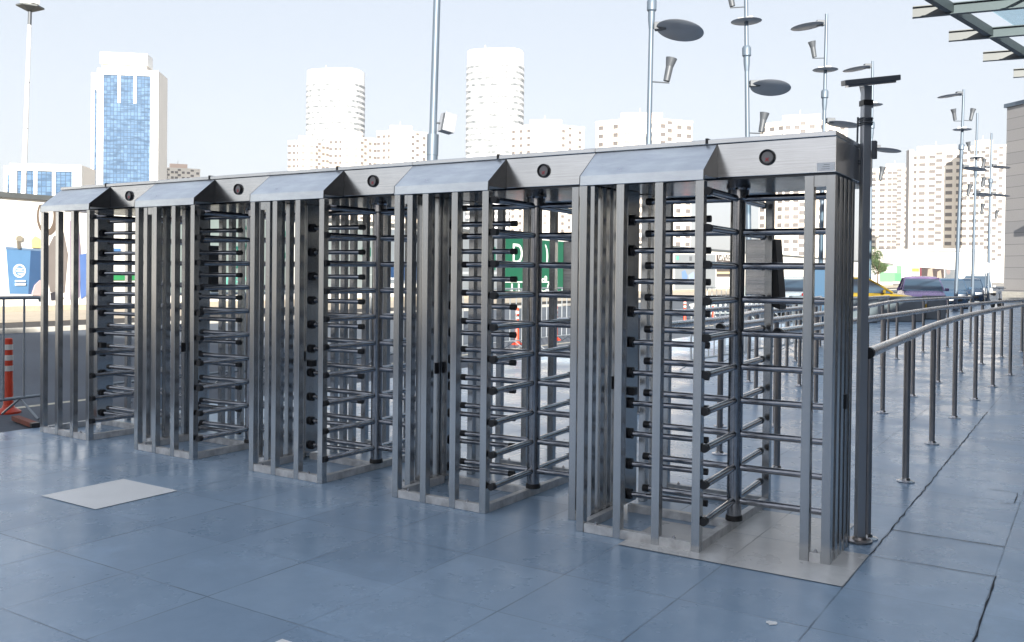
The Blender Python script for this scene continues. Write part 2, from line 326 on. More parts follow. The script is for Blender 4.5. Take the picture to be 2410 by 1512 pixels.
# ---------------------------------------------------------------- turnstiles
P = 1.393; D = .194; HB = 2.037; HT = 2.25; S = .048; YR = .445; YC = .39; HD = 2*YR
def turnstile():
    T = empty('turnstile', (-P, 0, 0))
    # header box, cap, hoods
    MB().box(.0015, P-.0015, 0, HD, HB, 2.222).build('header_box', M['head'], T, bevel=.003)
    MB().box(.001, P-.001, -.008, HD+.008, 2.2235, HT).build('header_cap', M['head'], T, bevel=.003)
    MB().box(P/2-.007, P/2+.007, -.012, .03, 2.226, 2.257).build('cap_clip', M['blackp'], T)
    for sgn in (1, -1):
        prof = [(0.0, 2.221), (-.197, 2.064), (-.2, 2.008), (-.192, 2.008), (-.188, 2.034), (0.0, 2.034)]
        if sgn < 0: prof = [(HD-y, z) for y, z in prof]
        prof = [(y-(.002 if sgn > 0 else -.002), z) for y, z in prof]
        MB().prism(prof, 'x', .004, .753).build('hood', M['hood'], T, bevel=.002)
        gp = [(y+(.001 if sgn > 0 else -.001)*(1 if i in (0, 5) else -1), z) for i, (y, z) in enumerate(prof)]
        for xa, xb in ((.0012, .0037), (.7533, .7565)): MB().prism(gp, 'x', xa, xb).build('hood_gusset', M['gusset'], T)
    # posts
    def post(x0, y0, z0=0, z1=HB-.013, s=S, mat='post'):
        MB().box(x0, x0+s, y0, y0+s, z0, z1).build('post', M[mat], T, bevel=.0025)
    for i in range(4):
        x = .001+i*.2353; post(x, -D, 0, 2.008); post(x, 2*YR+D-S, 0, 2.008)
    for y in (.66, .77, .88): post(.001, y)
    pil = [(1.233, 0)]+[(P-S-.002, y) for y in (0, .108, .205, .302, .399)]
    for x, y in pil: post(x, y)
    MB().box(1.282, P-S-.003, .004, .03, 1.965, HB-.013).build('spacer_plate', M['post'], T)
    # base frame
    b = MB(); z1 = .052
    for yy in (-D+.003, 2*YR+D-S+.003): MB().box(.05, .706, yy, yy+S-.006, .001, z1).build('base_bar', M['base'], T, bevel=.002)
    MB().box(.004, .046, -D+S+.001, .329, .001, z1).build('side_rail', M['base'], T, bevel=.002); MB().box(.710, .752, -D+S+.001, 2*YR+D-S-.001, .001, z1).build('side_rail', M['base'], T, bevel=.002)
    MB().box(.063, .709, YC-.02, YC+.022, .001, z1-.003).build('cross_rail', M['base'], T, bevel=.002)
    MB().box(.02, P-.02, .02, HD-.02, HB-.012, HB-.0005).build('ceiling_panel', M['under'], T)  # plate added to carry the dark tone under the header
    b = MB(); b.box(1.282, P-S-.003, .004, .044, .001, z1); b.box(P-S+.002, P-.006, S+.001, .107, .001, z1)
    for y in (.157, .254, .351): b.box(P-S+.002, P-.006, y, y+.0475, .001, z1)
    b.build('pillar_base', M['base'], T, bevel=.002)
    b0 = None
    for x, y in ((.12, -D+.024), (.60, -D+.024), (1.312, .022), (.12, 2*YR+D-.024), (.60, 2*YR+D-.024)):
        if b0 is None: b0 = MB().lathe([(.012, 0), (.012, .007), (.006, .008), (.006, .016)], n=6).build('anchor_bolt', M['rail'], T, loc=(x, y, z1))
        else: inst(b0, T, (x, y, z1))
    MB().box(P-.012, P+.006, .27, .31, .78, .86).build('lock_plate', M['rubber'], T, bevel=.003)
    # comb
    MB().box(.001, .062, .330, .50, z1, HB-.013).build('comb_panel', M['post'], T, bevel=.003)
    ca = None; d = Vector((.495, .055, 0)).normalized()
    for i in range(10):
        z = .112+.1920*i
        if ca is None:
            ca = MB().tube((0, 0, 0), d*.49, .0185, n=14).build('comb_arm', M['arm'], T, smooth=True, loc=(.062, .385, z))
            cap = MB().tube(d*.462, d*.502, .021, n=14).build('end_cap', M['rubber'], ca, smooth=True)
            wsh = MB().tube(d*.0, d*.022, .034, n=16).build('collar', M['rubber'], ca, smooth=True)
        else:
            o = inst(ca, T, (.062, .385, z)); inst(cap, o); inst(wsh, o)
    # rotor
    rot = MB().lathe([(.043, .053), (.043, 1.94), (.062, 1.95), (.062, 2.0), (.07, 2.01), (.07, HB-.013)], n=28).build('rotor', M['arm'], T, smooth=True, loc=(.745, YC, 0))
    arm = None
    for i in range(10):
        for q in range(4):
            z = .17+.1978*i; a = q*math.pi/2+R(2.5)
            if arm is None:
                arm = MB().tube((.03, 0, 0), (.535, 0, 0), .0200, n=14).tube((.5352, 0, 0), (.575, 0, 0), .0222, n=14, mi=1).build('rotor_arm', [M['arm'], M['rubber']], rot, smooth=True, loc=(0, 0, z), rz=a)
            else: inst(arm, rot, (0, 0, z), a)
    MB().lathe([(.05, 0), (.05, .012), (.047, .03)], (0, 0, .053), 24).build('bearing', M['rubber'], rot, smooth=True)
    # signal lamp
    My = Matrix.Rotation(R(90), 3, 'X')
    lmp = MB().lathe([(.030, .004), (.034, .016), (.040, .018), (.043, .012), (.043, 0)], n=28, M=My).build('signal_lamp', M['blackp'], T, smooth=True, loc=(1.035, 0, 2.133))
    MB().lathe([(.031, 0), (.031, .007)], n=24, M=My).build('lens', M['lens'], lmp)
    x = MB()
    for a in (45, -45): x.obox((0, -.0085, -.012), (.026, .002, .004), Matrix.Rotation(R(a), 3, 'Y'))
    x.build('red_cross', M['lensred'], lmp)
    # reader box at the back
    rb = MB().box(.56, .745, 2*YR+D+.004, 2*YR+D+.12, 1.37, 1.74).build('reader_box', M['head'], T, bevel=.006)
    MB().prism([(.747, 1.73), (.765, 1.74), (.80, 1.31), (.80, 1.28), (.747, 1.30)], 'y', 2*YR+D-.02, 2*YR+D+.13).build('reader_panel', M['blackp'], rb, bevel=.004)
    MB().box(.0, .045, -.0, .06, 0, .05).build('latch', M['rubber'], T, bevel=.006, loc=(.064, .34, .74))
    return T
labels = ['nearest steel full-height turnstile at the right end beside the tall post', 'second turnstile from the right end of the row',
          'middle turnstile of the five full-height steel ones', 'second turnstile from the left end of the row',
          'farthest turnstile at the left end beside the guard barrier']
T0 = turnstile(); tag(T0, labels[0], 'turnstile', 'full-height turnstiles standing in one row')
for k in range(1, 5):
    c = copy_tree(T0, (-P*(k+1), 0, 0), labels[k])
    for ch in c.children:
        if ch.name.startswith('rotor'): ch.rotation_euler.z = R([0, 1.5, -2, 2.5, -1][k])
st = MB().box(1.295, 1.385, -.0022, -.0005, 2.045, 2.088).build('sticker', M['sticker'], T0)
tb = MB()
for i in range(3): tb.box(1.318+.006*i, 1.360, -.0032, -.0024, 2.055+i*.011, 2.0565+i*.011)
tb.build('sticker_print', M['conc'], st)

# tall square post with a flat lamp on top beside the nearest turnstile
tp = empty('sensor_post', (.030, .54, 0), 0, 'tall steel post with flat lamp panel, touching the nearest turnstile', 'post')
c45 = Matrix.Rotation(R(38), 3, 'Z')
MB().obox((0, 0, 1.29), (.046, .046, 2.56), c45).build('column', M['colpaint'], tp, bevel=.003)
MB().lathe([(.070, .004), (.070, .012), (.04, .016), (.034, .03)], n=24).build('base_plate', M['railpost'], tp, smooth=True)
MB().obox((.0, 0, 2.475), (.056, .056, .03), c45).build('clamp_band', M['rubber'], tp)
tilt = Matrix.Rotation(R(20), 3, 'Z')@Matrix.Rotation(R(-4), 3, 'Y')@Matrix.Rotation(R(10), 3, 'X')
fl = MB().obox((.02, 0, 2.60), (.29, .17, .030), tilt).build('lamp_panel', M['galvd'], tp, bevel=.004)
MB().obox((.02, 0, 2.580), (.25, .13, .012), tilt).build('lamp_glass', M['lens'], fl)
cb = MB()
for k in range(4): cb.lathe([(.037+.004*(k % 2), 2.35+.012*k), (.038, 2.356+.012*k)], n=14)
cb.tube((-.045, 0, 2.22), (-.043, 0, 2.40), .006, n=6); cb.build('cable_loop', M['galvd'], tp, smooth=True)
MB().box(.035, .06, -.02, .02, 2.16, 2.26).build('junction_box', M['galvd'], tp, bevel=.003)
MB().obox((-.075, .0, 2.17), (.10, .02, .03), Matrix.Rotation(R(35), 3, 'Y')).obox((-.075, .0, 2.12), (.10, .02, .03), Matrix.Rotation(R(-35), 3, 'Y')).build('wall_bracket', M['galvd'], tp)

# ---------------------------------------------------------------- queue handrails
def smooth_path(pts, k=6):
    out = []
    for i in range(len(pts)-1):
        p0 = Vector(pts[max(i-1, 0)]); p1 = Vector(pts[i]); p2 = Vector(pts[i+1]); p3 = Vector(pts[min(i+2, len(pts)-1)])
        for j in range(k):
            t = j/k; out.append(.5*((2*p1)+(-p0+p2)*t+(2*p0-5*p1+4*p2-p3)*t*t+(-p0+3*p1-3*p2+p3)*t**3))
    out.append(Vector(pts[-1])); return out
RZ = 1.065
def handrail(pts, label, cap=True):
    o = empty('handrail', (*pts[0], 0), 0, label, 'handrail', 'steel queue handrails behind the turnstiles'); c = Vector((*pts[0], 0))
    P3 = smooth_path([(x-c.x, y-c.y, RZ) for x, y in pts])
    MB().path(P3, .031, 14).build('top_rail', M['rail'], o, smooth=True)
    pm = None
    for i, (x, y) in enumerate(pts):
        l = (x-c.x, y-c.y, 0)
        if pm is None:
            pm = MB().tube((0, 0, .012), (0, 0, RZ-.028), .0245, n=16).build('post', M['railpost'], o, smooth=True, loc=l)
            fm = MB().lathe([(.062, .001), (.062, .008), (.035, .014), (.03, .03)], n=20).build('foot_flange', M['rail'], pm, smooth=True)
        else: q = inst(pm, o, l); inst(fm, q)
    if cap: MB().tube((P3[0].x, P3[0].y-.04, RZ), (P3[0].x, P3[0].y-.0, RZ), .034, n=14).build('end_cap', M['rubber'], o, smooth=True)
    return o
handrail([(.050, .63), (-.02, 2.32), (-.09, 4.09), (-.12, 5.88), (-.10, 7.65), (-.05, 9.33), (.03, 11.2), (.12, 13.0), (.25, 14.8), (.4, 16.6), (.6, 18.4)],
         'nearest handrail starting at the tall post, running away to the right')
handrail([(-.93, 2.2), (-.88, 4.0), (-.83, 5.81), (-.79, 7.51), (-.75, 9.4), (-.65, 11.11), (-.53, 12.93), (-.36, 14.72), (-.13, 16.4), (.1, 18.1), (.35, 19.8)],
         'second handrail from the tall post, parallel behind the nearest')
handrail([(-1.50, 2.5), (-1.53, 4.17), (-1.55, 5.80), (-1.62, 7.6), (-1.72, 9.4), (-1.85, 11.2), (-1.93, 13.0), (-1.76, 14.87), (-1.56, 16.8), (-1.3, 18.6)],
         'third handrail from the tall post, seen through the nearest turnstile')
handrail([(-1.98, 2.3), (-1.98, 3.85), (-2.26, 5.84), (-2.25, 7.69), (-2.5, 9.5), (-2.75, 11.3), (-2.95, 13.1), (-2.9, 15.0), (-2.8, 17)],
         'fourth handrail from the tall post, behind the nearest turnstile comb')
handrail([(-3.02, 2.28), (-3.0, 4.1), (-2.98, 5.9), (-2.97, 7.74), (-2.95, 9.55), (-3.3, 11.31), (-3.6, 13.1), (-3.8, 15)],
         'fifth handrail from the tall post, behind the second turnstile', False)

# ---------------------------------------------------------------- crowd barriers
def barrier(x, y, rz, label, group, length=2.1, h=1.2, color='galv'):
    o = empty('crowd_barrier', (x, y, 0), rz, label, 'barrier', group)
    k = length/2
    MB().path(smooth_path([(-k, 0, .16), (-k, 0, h-.1), (-k+.05, 0, h-.03), (-k+.12, 0, h), (k-.12, 0, h), (k-.05, 0, h-.03), (k, 0, h-.1), (k, 0, .16)], 3), .018, 8).build('outer_frame', M[color], o, smooth=True)
    MB().tube((-k, 0, .2), (k, 0, .2), .016, n=8).build('bottom_rail', M[color], o, smooth=True)
    n = int(length/.2); b = None
    for i in range(1, n):
        l = (-k+length*i/n, 0, 0)
        if b is None: b = MB().tube((0, 0, .2), (0, 0, h-.01), .011, n=8).build('bar', M[color], o, smooth=True, loc=l)
        else: inst(b, o, l)
    for s in (-1, 1): MB().path([(s*(k-.25), -.3, .012), (s*(k-.25), -.24, .05), (s*(k-.25), 0, .19), (s*(k-.25), .24, .05), (s*(k-.25), .3, .012)], .012, 6).build('foot', M[color], o, smooth=True)
    return o
barrier(-7.86, -.66, R(93), 'grey guard barrier at the left end of the turnstile row beside the orange bollard', 'grey crowd barriers along the road edge', color='barrier')
ords = ['first', 'second', 'third', 'fourth', 'fifth', 'sixth']
for i, y in enumerate([2.2, 4.5, 6.8, 9.1, 11.4, 13.9]):
    barrier(-8.2-.03*i, y, R(90+rnd.uniform(-2, 2)), 'grey crowd barrier along the road, %s one behind the turnstile row' % ords[i], 'grey crowd barriers along the road edge', color='barrier')
for i, y in enumerate([9.4, 11.7, 14.0]):
    barrier(-4.0+.1*i, y, R(86), 'white crowd barrier in the middle of the plaza, %s from the turnstiles' % ords[i], 'white crowd barriers on the plaza', h=1.05, color='white')
for i, (x, y) in enumerate([(-9.6, 26), (-9.4, 28.3), (-9.3, 30.6), (-9.2, 33)]):
    barrier(x, y, R(60), 'white crowd barrier far up the road before the parked cars, %s of four' % ords[i], 'white crowd barriers far up the road', h=1.1, color='white')

# ---------------------------------------------------------------- bollards
def bollard(x, y, label, h=.78):
    o = empty('flexible_bollard', (x, y, -.012), 0, label, 'bollard', 'orange flexible bollards along the road')
    MB().lathe([(.12, .001), (.12, .02), (.095, .035), (.06, .06), (.05, .09)], n=24).build('foot', M['orange'], o, smooth=True)
    r = lambda z: .046-.008*z/h
    ss = [(.06, r(.06))]
    for z in (.12, .16, .20, .24, .28, .32): ss += [(z, r(z)+.003), (z+.01, r(z)-.001)]
    ss += [(.5, r(.5)), (h-.01, r(h)), (h, r(h)-.01)]
    MB().lathe([(q, z) for z, q in ss], n=24).build('tube', M['orange'], o, smooth=True)
    for z in (.44, .55, .66): MB().lathe([(r(z)+.002, z), (r(z)+.002, z+.055)], n=24).build('reflective_band', M['reflective'], o, smooth=True)
    return o
bollard(-8.36, .27, 'orange bollard with three pale bands behind the left guard barrier')
bollard(-9.2, 11.45, 'orange bollard seen through the second turnstile from the right, left of its rotor')
bollard(-9.2, 13.1, 'orange bollard seen through the second turnstile from the right, right of its rotor')
for i, y in enumerate([18.6, 20.8, 23.2]): bollard(-9.2, y, 'orange bollard seen through the nearest turnstile, %s of three' % ords[i])
for i, y in enumerate([47, 51]): bollard(-1.4+.0*i, y+8, 'small red bollard at the foot of the stone building steps, %s one' % ['left', 'right'][i]).location.x = [-2.2, .2][i]
pk = empty('timber_plank', (-7.5, -.03, 0), R(-12), 'short red-brown timber plank lying left of the farthest turnstile', 'plank')
MB().box(-.30, .30, -.035, .035, .0, .045).build('plank_body', M['wood'], pk, bevel=.004)
MB().box(.235, .301, -.0352, .0352, -.0002, .0452).build('dark_end', M['blackp'], pk, bevel=.004)

# ---------------------------------------------------------------- poles with lamps
def lamp_head(parent, z, ang, kind, s=1.0):
    """kind: disc arm, spot, flat ring"""
    dx, dy = math.cos(ang), math.sin(ang)
    Mz = Matrix.Rotation(ang, 3, 'Z')
    if kind in ('disc', 'tilted'):
        m = MB(); tl = Mz@Matrix.Rotation(R(8), 3, 'Y')@Matrix.Rotation(R(-12 if kind == 'tilted' else 0), 3, 'X')
        m.lathe([(.50*s, -.012), (.52*s, 0), (.50*s, .012)], (dx*.62*s, dy*.62*s, z-.05), 32, M=tl)
        d = m.build('reflector_disc', M['disc'], parent, smooth=True)
        MB().obox((dx*.2, dy*.2, z+.06), (.26, .2, .16), Mz).tube((0, 0, z+.02), (dx*.2, dy*.2, z+.05), .02, n=8).build('floodlight', M['galvd'], d, bevel=.03)
    if kind == 'spot':
        a = MB().tube((0, 0, z-.28), (dx*.42, dy*.42, z-.30), .016, n=8).tube((dx*.40, dy*.40, z-.31), (dx*.36, dy*.36, z-.14), .012, n=8)
        o = a.build('spot_arm', M['galvd'], parent, smooth=True)
        MB().tube((dx*.36, dy*.36, z-.26), (dx*.42, dy*.42, z+.06), .072, .082, n=16).tube((dx*.42, dy*.42, z+.06), (dx*.46, dy*.46, z+.24), .085, .125, n=16).build('spotlight', M['galvd'], o, smooth=True)
    if kind == 'ring':
        o = MB().lathe([(.38*s, -.01), (.40*s, 0), (.38*s, .01)], (0, 0, z), 32).build('flat_disc', M['disc'], parent, smooth=True)
        MB().obox((.10, .0, z+.06), (.16, .18, .09), Mz).obox((-.12, .0, z+.06), (.16, .18, .09), Mz).build('uplight', M['white'], o, bevel=.02)
def lamp_pole(x, y, H, fx, label, lean=(0, 0), r=.068):
    o = empty('lamp_pole', (x, y, 0), 0, label, 'lamp post', 'tall lamp poles with round reflectors along the road')
    o.rotation_euler = (lean[0], lean[1], 0)
    MB().lathe([(.22, .001), (.22, .02), (.13, .04), (.12, .35)], n=20).build('base', M['galv'], o, smooth=True)
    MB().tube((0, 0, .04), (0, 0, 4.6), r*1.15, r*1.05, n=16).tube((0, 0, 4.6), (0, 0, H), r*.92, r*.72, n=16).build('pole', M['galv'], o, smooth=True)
    MB().lathe([(r, 7.25), (r*1.7, 7.3), (r*1.7, 7.5), (r*1.25, 7.55), (r*1.2, 7.1), (r*.9, 6.9)], n=16).build('collar', M['galv'], o, smooth=True)
    for kd, z, a in fx: lamp_head(o, z, a, kd)
    return o
RA = YAW; LA = YAW+math.pi
F_STD = [('disc', 9.64, LA), ('spot', 8.86, LA), ('ring', 8.2, 0), ('disc', 6.5, RA), ('spot', 5.55, RA)]
# lean: a pole's top moved along the camera's right direction by a small angle
def lean(deg): return (-math.sin(YAW)*R(deg), math.cos(YAW)*R(deg))
def px_pole(px, d): p = at(px, 640, d); return p.x, p.y
x, y = px_pole(1519, 20); lamp_pole(x, y, 10, [('tilted', 6.88, RA-.25), ('spot', 6.02, RA), ('ring', 8.2, 0), ('disc', 9.64, LA), ('spot', 8.86, LA)], 'biggest lamp pole with a wide grey disc, above the nearest turnstile hood', lean(.5), .062)
x, y = px_pole(1766, 24); lamp_pole(x, y, 10, F_STD[:3]+[('tilted', 6.5, RA), F_STD[4]], 'lamp pole rising behind the nearest turnstile header, left of its signal lamp', lean(-1.4))
x, y = px_pole(1930, 29.5); lamp_pole(x, y, 10, F_STD, 'lamp pole rising above the right corner of the nearest turnstile header', lean(.5))
x, y = px_pole(2046, 35.4); lamp_pole(x, y, 9.9, F_STD, 'lamp pole hidden mostly behind the tall square post', (0, 0))
x, y = px_pole(2250, 41); lamp_pole(x, y, 10, [('disc', 9.75, LA), ('spot', 8.86, LA+.1), ('spot', 8.9, RA), ('ring', 8.2, 0), ('disc', 6.5, RA), ('spot', 5.5, RA)], 'left of three thin lamp poles before the cream towers', lean(1.2), .075)
x, y = px_pole(2289, 49); lamp_pole(x, y, 10.4, [('spot', 8.6, LA), ('ring', 8.0, 0), ('spot', 7.7, RA), ('spot', 6.7, RA), ('disc', 6.1, RA+.5), ('spot', 5.3, RA)], 'middle of three thin lamp poles before the cream towers', lean(.6), .075)
x, y = px_pole(2326, 55); lamp_pole(x, y, 10.3, [('disc', 8.2, LA), ('disc', 8.3, RA), ('spot', 7.4, LA), ('disc', 6.6, RA), ('spot', 5.4, RA)], 'right of three thin lamp poles, behind the round road sign', lean(.3), .08)
# mast with loudspeaker in the middle of the row
x, y = px_pole(1004, 14)
o = empty('camera_mast', (x, y, 0), 0, 'thick grey mast with a box loudspeaker behind the middle of the turnstile row', 'mast'); o.rotation_euler = (*lean(1.2), 0)
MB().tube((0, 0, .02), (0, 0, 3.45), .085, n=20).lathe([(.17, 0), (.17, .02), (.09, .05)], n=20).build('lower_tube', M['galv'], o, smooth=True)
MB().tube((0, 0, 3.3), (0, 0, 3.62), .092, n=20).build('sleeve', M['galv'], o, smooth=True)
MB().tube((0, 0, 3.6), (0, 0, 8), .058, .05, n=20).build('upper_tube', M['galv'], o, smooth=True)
sp = MB().obox((RX.x*.22, RX.y*.22, 3.80), (.2, .22, .29), Matrix.Rotation(YAW+R(28), 3, 'Z')@Matrix.Rotation(R(10), 3, 'Y')).build('loudspeaker', M['disc'], o, bevel=.01)
MB().tube((0, 0, 3.8), (RX.x*.14, RX.y*.14, 3.8), .015, n=8).build('speaker_bracket', M['galvd'], sp)
MB().obox((RX.x*.22+.055, RX.y*.22-.08, 3.795), (.17, .012, .26), Matrix.Rotation(YAW+R(28), 3, 'Z')@Matrix.Rotation(R(10), 3, 'Y')).build('speaker_grille', M['galvd'], sp)
# tall white mast at the left
x, y = px_pole(46, 30)
o = empty('floodlight_mast', (x, y, .1), 0, 'tall white floodlight mast at the far left', 'mast'); o.rotation_euler = (*lean(1.8), 0)
MB().tube((0, 0, 0), (0, 0, 9.5), .10, .055, n=16).build('pole', M['white'], o, smooth=True)
MB().tube((0, 0, 9.4), (0, 0, 9.9), .06, n=12).build('neck', M['galvd'], o, smooth=True)
pf = MB().lathe([(.12, 9.85), (.42, 9.97), (.42, 10.02)], n=6).build('platform', M['beam'], o)
MB().box(-.25, .0, -.2, .2, 10.05, 10.45).build('lamp_housing', M['white'], pf, bevel=.02)
MB().box(.15, .36, -.12, .12, 10.05, 10.5).build('lamp_housing', M['white'], pf, bevel=.02)
m = MB()
for i in range(10): m.tube((-.12*(1 if i % 2 else -1), 0, 1.5+i*.75), (0, 0, 1.5+i*.75), .012, n=6)
m.build('step_pegs', M['galvd'], o)

# ---------------------------------------------------------------- long hoarding wall and the prints on it
WX = -28.0
wl = empty('hoarding_wall', (WX, 10, .1), 0, 'long white hoarding wall across the road with a grey coping', 'wall')
MB().box(-.25, 0, -25, 150, 0, 3.62).build('wall_panels', M['wwall'], wl)
MB().box(-.35, .10, -25, 150, 3.62, 3.80).build('coping', M['beam'], wl, bevel=.02)
MB().box(0, .12, -25, 150, 0, .18).build('plinth', M['sidewalk'], wl)
mats = {}
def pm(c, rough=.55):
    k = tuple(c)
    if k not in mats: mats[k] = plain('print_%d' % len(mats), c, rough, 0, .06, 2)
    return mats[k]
def wpoly(pts, z=0):
    out = []
    for px, py in pts:
        p = on_x(px, py, WX); out.append((p.y, max(.30, min(3.60, p.z))))
    return out
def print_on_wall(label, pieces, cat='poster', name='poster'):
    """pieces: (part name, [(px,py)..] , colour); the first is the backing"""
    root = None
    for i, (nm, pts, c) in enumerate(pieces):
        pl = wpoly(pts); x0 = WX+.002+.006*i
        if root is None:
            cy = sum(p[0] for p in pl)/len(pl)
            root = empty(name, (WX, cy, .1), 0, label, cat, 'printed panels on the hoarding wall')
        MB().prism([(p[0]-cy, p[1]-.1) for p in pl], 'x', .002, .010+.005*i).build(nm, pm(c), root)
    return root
def rect(x0, y0, x1, y1): return [(x0, y0), (x1, y0), (x1, y1), (x0, y1)]
def ring(cx, cy, rx, ry, n=20, a0=0, a1=360): return [(cx+rx*math.cos(R(a0+(a1-a0)*i/n)), cy+ry*math.sin(R(a0+(a1-a0)*i/n))) for i in range(n)]
r_ = print_on_wall('printed picture of a blue bucket with a white round emblem, far left wall', [
    ('blue_bucket', [(14, 584), (97, 590), (104, 592), (98, 640), (94, 693), (22, 692)], (.085, .19, .35)),
    ('dark_side', [(72, 590), (104, 592), (98, 640), (94, 693), (66, 693)], (.03, .075, .17)),
    ('bucket_rim', [(13, 581), (104, 588), (104, 592), (13, 586)], (.12, .19, .30)),
    ('white_emblem', ring(45, 638, 14.5, 16), (.75, .77, .8)),
    ('emblem_disc', ring(45, 638, 10.5, 12), (.10, .22, .42)),
    ('emblem_stripe', [(38, 631), (52, 632), (51, 635), (37, 634)], (.75, .77, .8)),
    ('emblem_stripe', [(36, 637), (54, 638), (53, 641), (38, 640)], (.75, .77, .8)),
    ('emblem_stripe', [(40, 643), (52, 644), (50, 647), (42, 646)], (.75, .77, .8)),
    ('caption_bar', rect(35, 660, 58, 664), (.7, .72, .76)), ('caption_bar', rect(35, 667, 58, 672), (.7, .72, .76)),
    ('dried_flower', ring(44, 562, 8, 7, 9), (.23, .21, .17)), ('dried_stem', [(38, 568), (42, 568), (46, 586), (40, 586)], (.13, .12, .10)),
    ('yellow_flower', [(72, 566), (80, 556), (92, 562), (94, 584), (73, 583)], (.55, .50, .22)),
    ('pink_flowers', [(74, 690), (80, 672), (92, 660), (104, 662), (102, 696), (74, 695)], (.42, .30, .31))])
print_on_wall('printed brown ring and grey figure behind the farthest turnstile cage', [
    ('grey_figure', [(112, 585), (126, 556), (150, 548), (160, 600), (152, 690), (118, 688), (108, 640)], (.17, .155, .15)),
    ('brown_loop', ring(112, 510, 26, 45, 20), (.13, .10, .08)), ('loop_inside', ring(108, 508, 17, 35, 20), (.72, .70, .66)),
    ('dark_shoe', [(118, 690), (140, 684), (150, 704), (120, 708)], (.03, .03, .04)),
    ('lilac_figure', [(164, 520), (182, 512), (190, 610), (186, 700), (164, 706)], (.20, .16, .22)),
    ('blue_figure', [(186, 600), (206, 596), (212, 690), (190, 704)], (.08, .15, .36)),
    ('navy_block', [(206, 640), (232, 640), (234, 700), (206, 700)], (.02, .045, .14)), ('blue_swash', rect(250, 585, 282, 600), (.06, .16, .36)),
    ('green_band', rect(246, 640, 316, 660), (.02, .20, .07))])
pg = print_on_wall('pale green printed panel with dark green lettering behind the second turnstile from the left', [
    ('backing', rect(330, 480, 690, 694), (.17, .215, .215)), ('lower_strip', rect(330, 672, 690, 678), (.22, .34, .34))])  # shade is put into this grey-blue backing colour
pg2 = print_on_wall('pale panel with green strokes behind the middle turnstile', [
    ('backing', rect(696, 500, 892, 690), (.18, .215, .225)), ('green_bar', rect(851, 583, 856, 604), (.0, .09, .06)), ('green_bar', rect(859, 583, 864, 604), (.0, .09, .06)), ('green_bar', rect(867, 583, 872, 604), (.0, .09, .06)), ('fold_line', rect(800, 646, 892, 648), (.35, .40, .42))])  # backing greyed to stand in for shade
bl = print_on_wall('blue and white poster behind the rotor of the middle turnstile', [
    ('backing', rect(896, 500, 1024, 668), (.17, .20, .23)), ('blue_block', rect(904, 616, 1000, 660), (.01, .045, .13)), ('dark_figure', [(908, 590), (914, 582), (918, 596), (914, 612), (908, 612)], (.02, .10, .12))])  # backing colour has the shade painted in
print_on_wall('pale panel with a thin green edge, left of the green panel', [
    ('backing', rect(1028, 530, 1178, 684), (.18, .205, .23)), ('green_stripe', rect(1160, 582, 1166, 636), (.0, .09, .06)), ('grey_band', rect(1028, 640, 1178, 646), (.35, .38, .42)), ('pink_strip', rect(1172, 560, 1178, 684), (.42, .25, .27))])  # shade put into the backing colour here too
gp = print_on_wall('shade-darkened green printed panel with white lettering behind the second turnstile from the right', [
    ('backing', rect(1182, 541, 1345, 688), (.0, .085, .045)), ('white_line', rect(1182, 663, 1294, 665.5), (.7, .75, .72)), ('white_bar', rect(1203, 668, 1206, 686), (.7, .75, .72)), ('white_bar', rect(1219, 668, 1222, 686), (.7, .75, .72))])  # green darkened to stand in for shade on the panel
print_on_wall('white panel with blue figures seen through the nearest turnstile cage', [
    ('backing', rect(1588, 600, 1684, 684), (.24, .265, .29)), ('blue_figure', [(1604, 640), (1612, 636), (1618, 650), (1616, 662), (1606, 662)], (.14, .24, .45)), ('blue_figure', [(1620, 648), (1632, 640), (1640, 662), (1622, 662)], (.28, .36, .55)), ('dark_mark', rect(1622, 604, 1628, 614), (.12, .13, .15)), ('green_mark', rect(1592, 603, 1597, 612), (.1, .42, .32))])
gz_ = print_on_wall('brown printed sign with white lettering seen between the nearest turnstile posts', [
    ('backing', rect(1686, 600, 1736, 652), (.085, .065, .06)), ('cream_strip', rect(1686, 640, 1736, 645), (.55, .50, .30))])
print_on_wall('light green printed panel beyond the yellow taxi', [
    ('backing', rect(2070, 612, 2122, 664), (.20, .42, .25)), ('white_block', rect(2080, 628, 2110, 642), (.75, .78, .74)), ('green_block', rect(2106, 644, 2120, 662), (.12, .45, .20))])
print_on_wall('orange and white printed panel above the purple car', [('backing', rect(2146, 620, 2163, 668), (.80, .76, .66)), ('orange_strip', rect(2146, 632, 2163, 640), (.70, .40, .08))])
print_on_wall('dark brown picture panel above the purple and blue cars', [('backing', rect(2164, 622, 2222, 668), (.05, .032, .03)), ('pale_figure', [(2180, 668), (2184, 634), (2194, 630), (2198, 668)], (.40, .33, .26)), ('pale_figure', [(2204, 668), (2206, 640), (2214, 636), (2218, 668)], (.40, .33, .26)), ('maroon_strip', rect(2164, 622, 2169, 668), (.20, .03, .05))])
print_on_wall('grey panel with a round brown emblem right of the brown picture', [('backing', rect(2224, 624, 2300, 668), (.15, .175, .20)), ('round_emblem', ring(2232, 639, 5, 8), (.28, .22, .22))])
def wtext(root, body, px, py, size, c, off=.03):
    p = on_x(px, py, WX)
    Mx = Matrix.Translation((off, p.y-root.location.y, p.z-.1))@Matrix(((0, 0, 1, 0), (1, 0, 0, 0), (0, 1, 0, 0), (0, 0, 0, 1)))
    o = text_mesh(body, size, 'lettering', pm(c)); o.parent = root; o.matrix_local = Mx
    return o
wtext(pg, 'S', 572, 562, 1.3, (.0, .09, .07)); wtext(pg, 'y', 566, 592, 1.3, (.0, .09, .07)); wtext(pg, 'O', 655, 580, 1.9, (.0, .09, .07)); wtext(pg, 'NEW', 560, 665, .55, (.12, .42, .36))
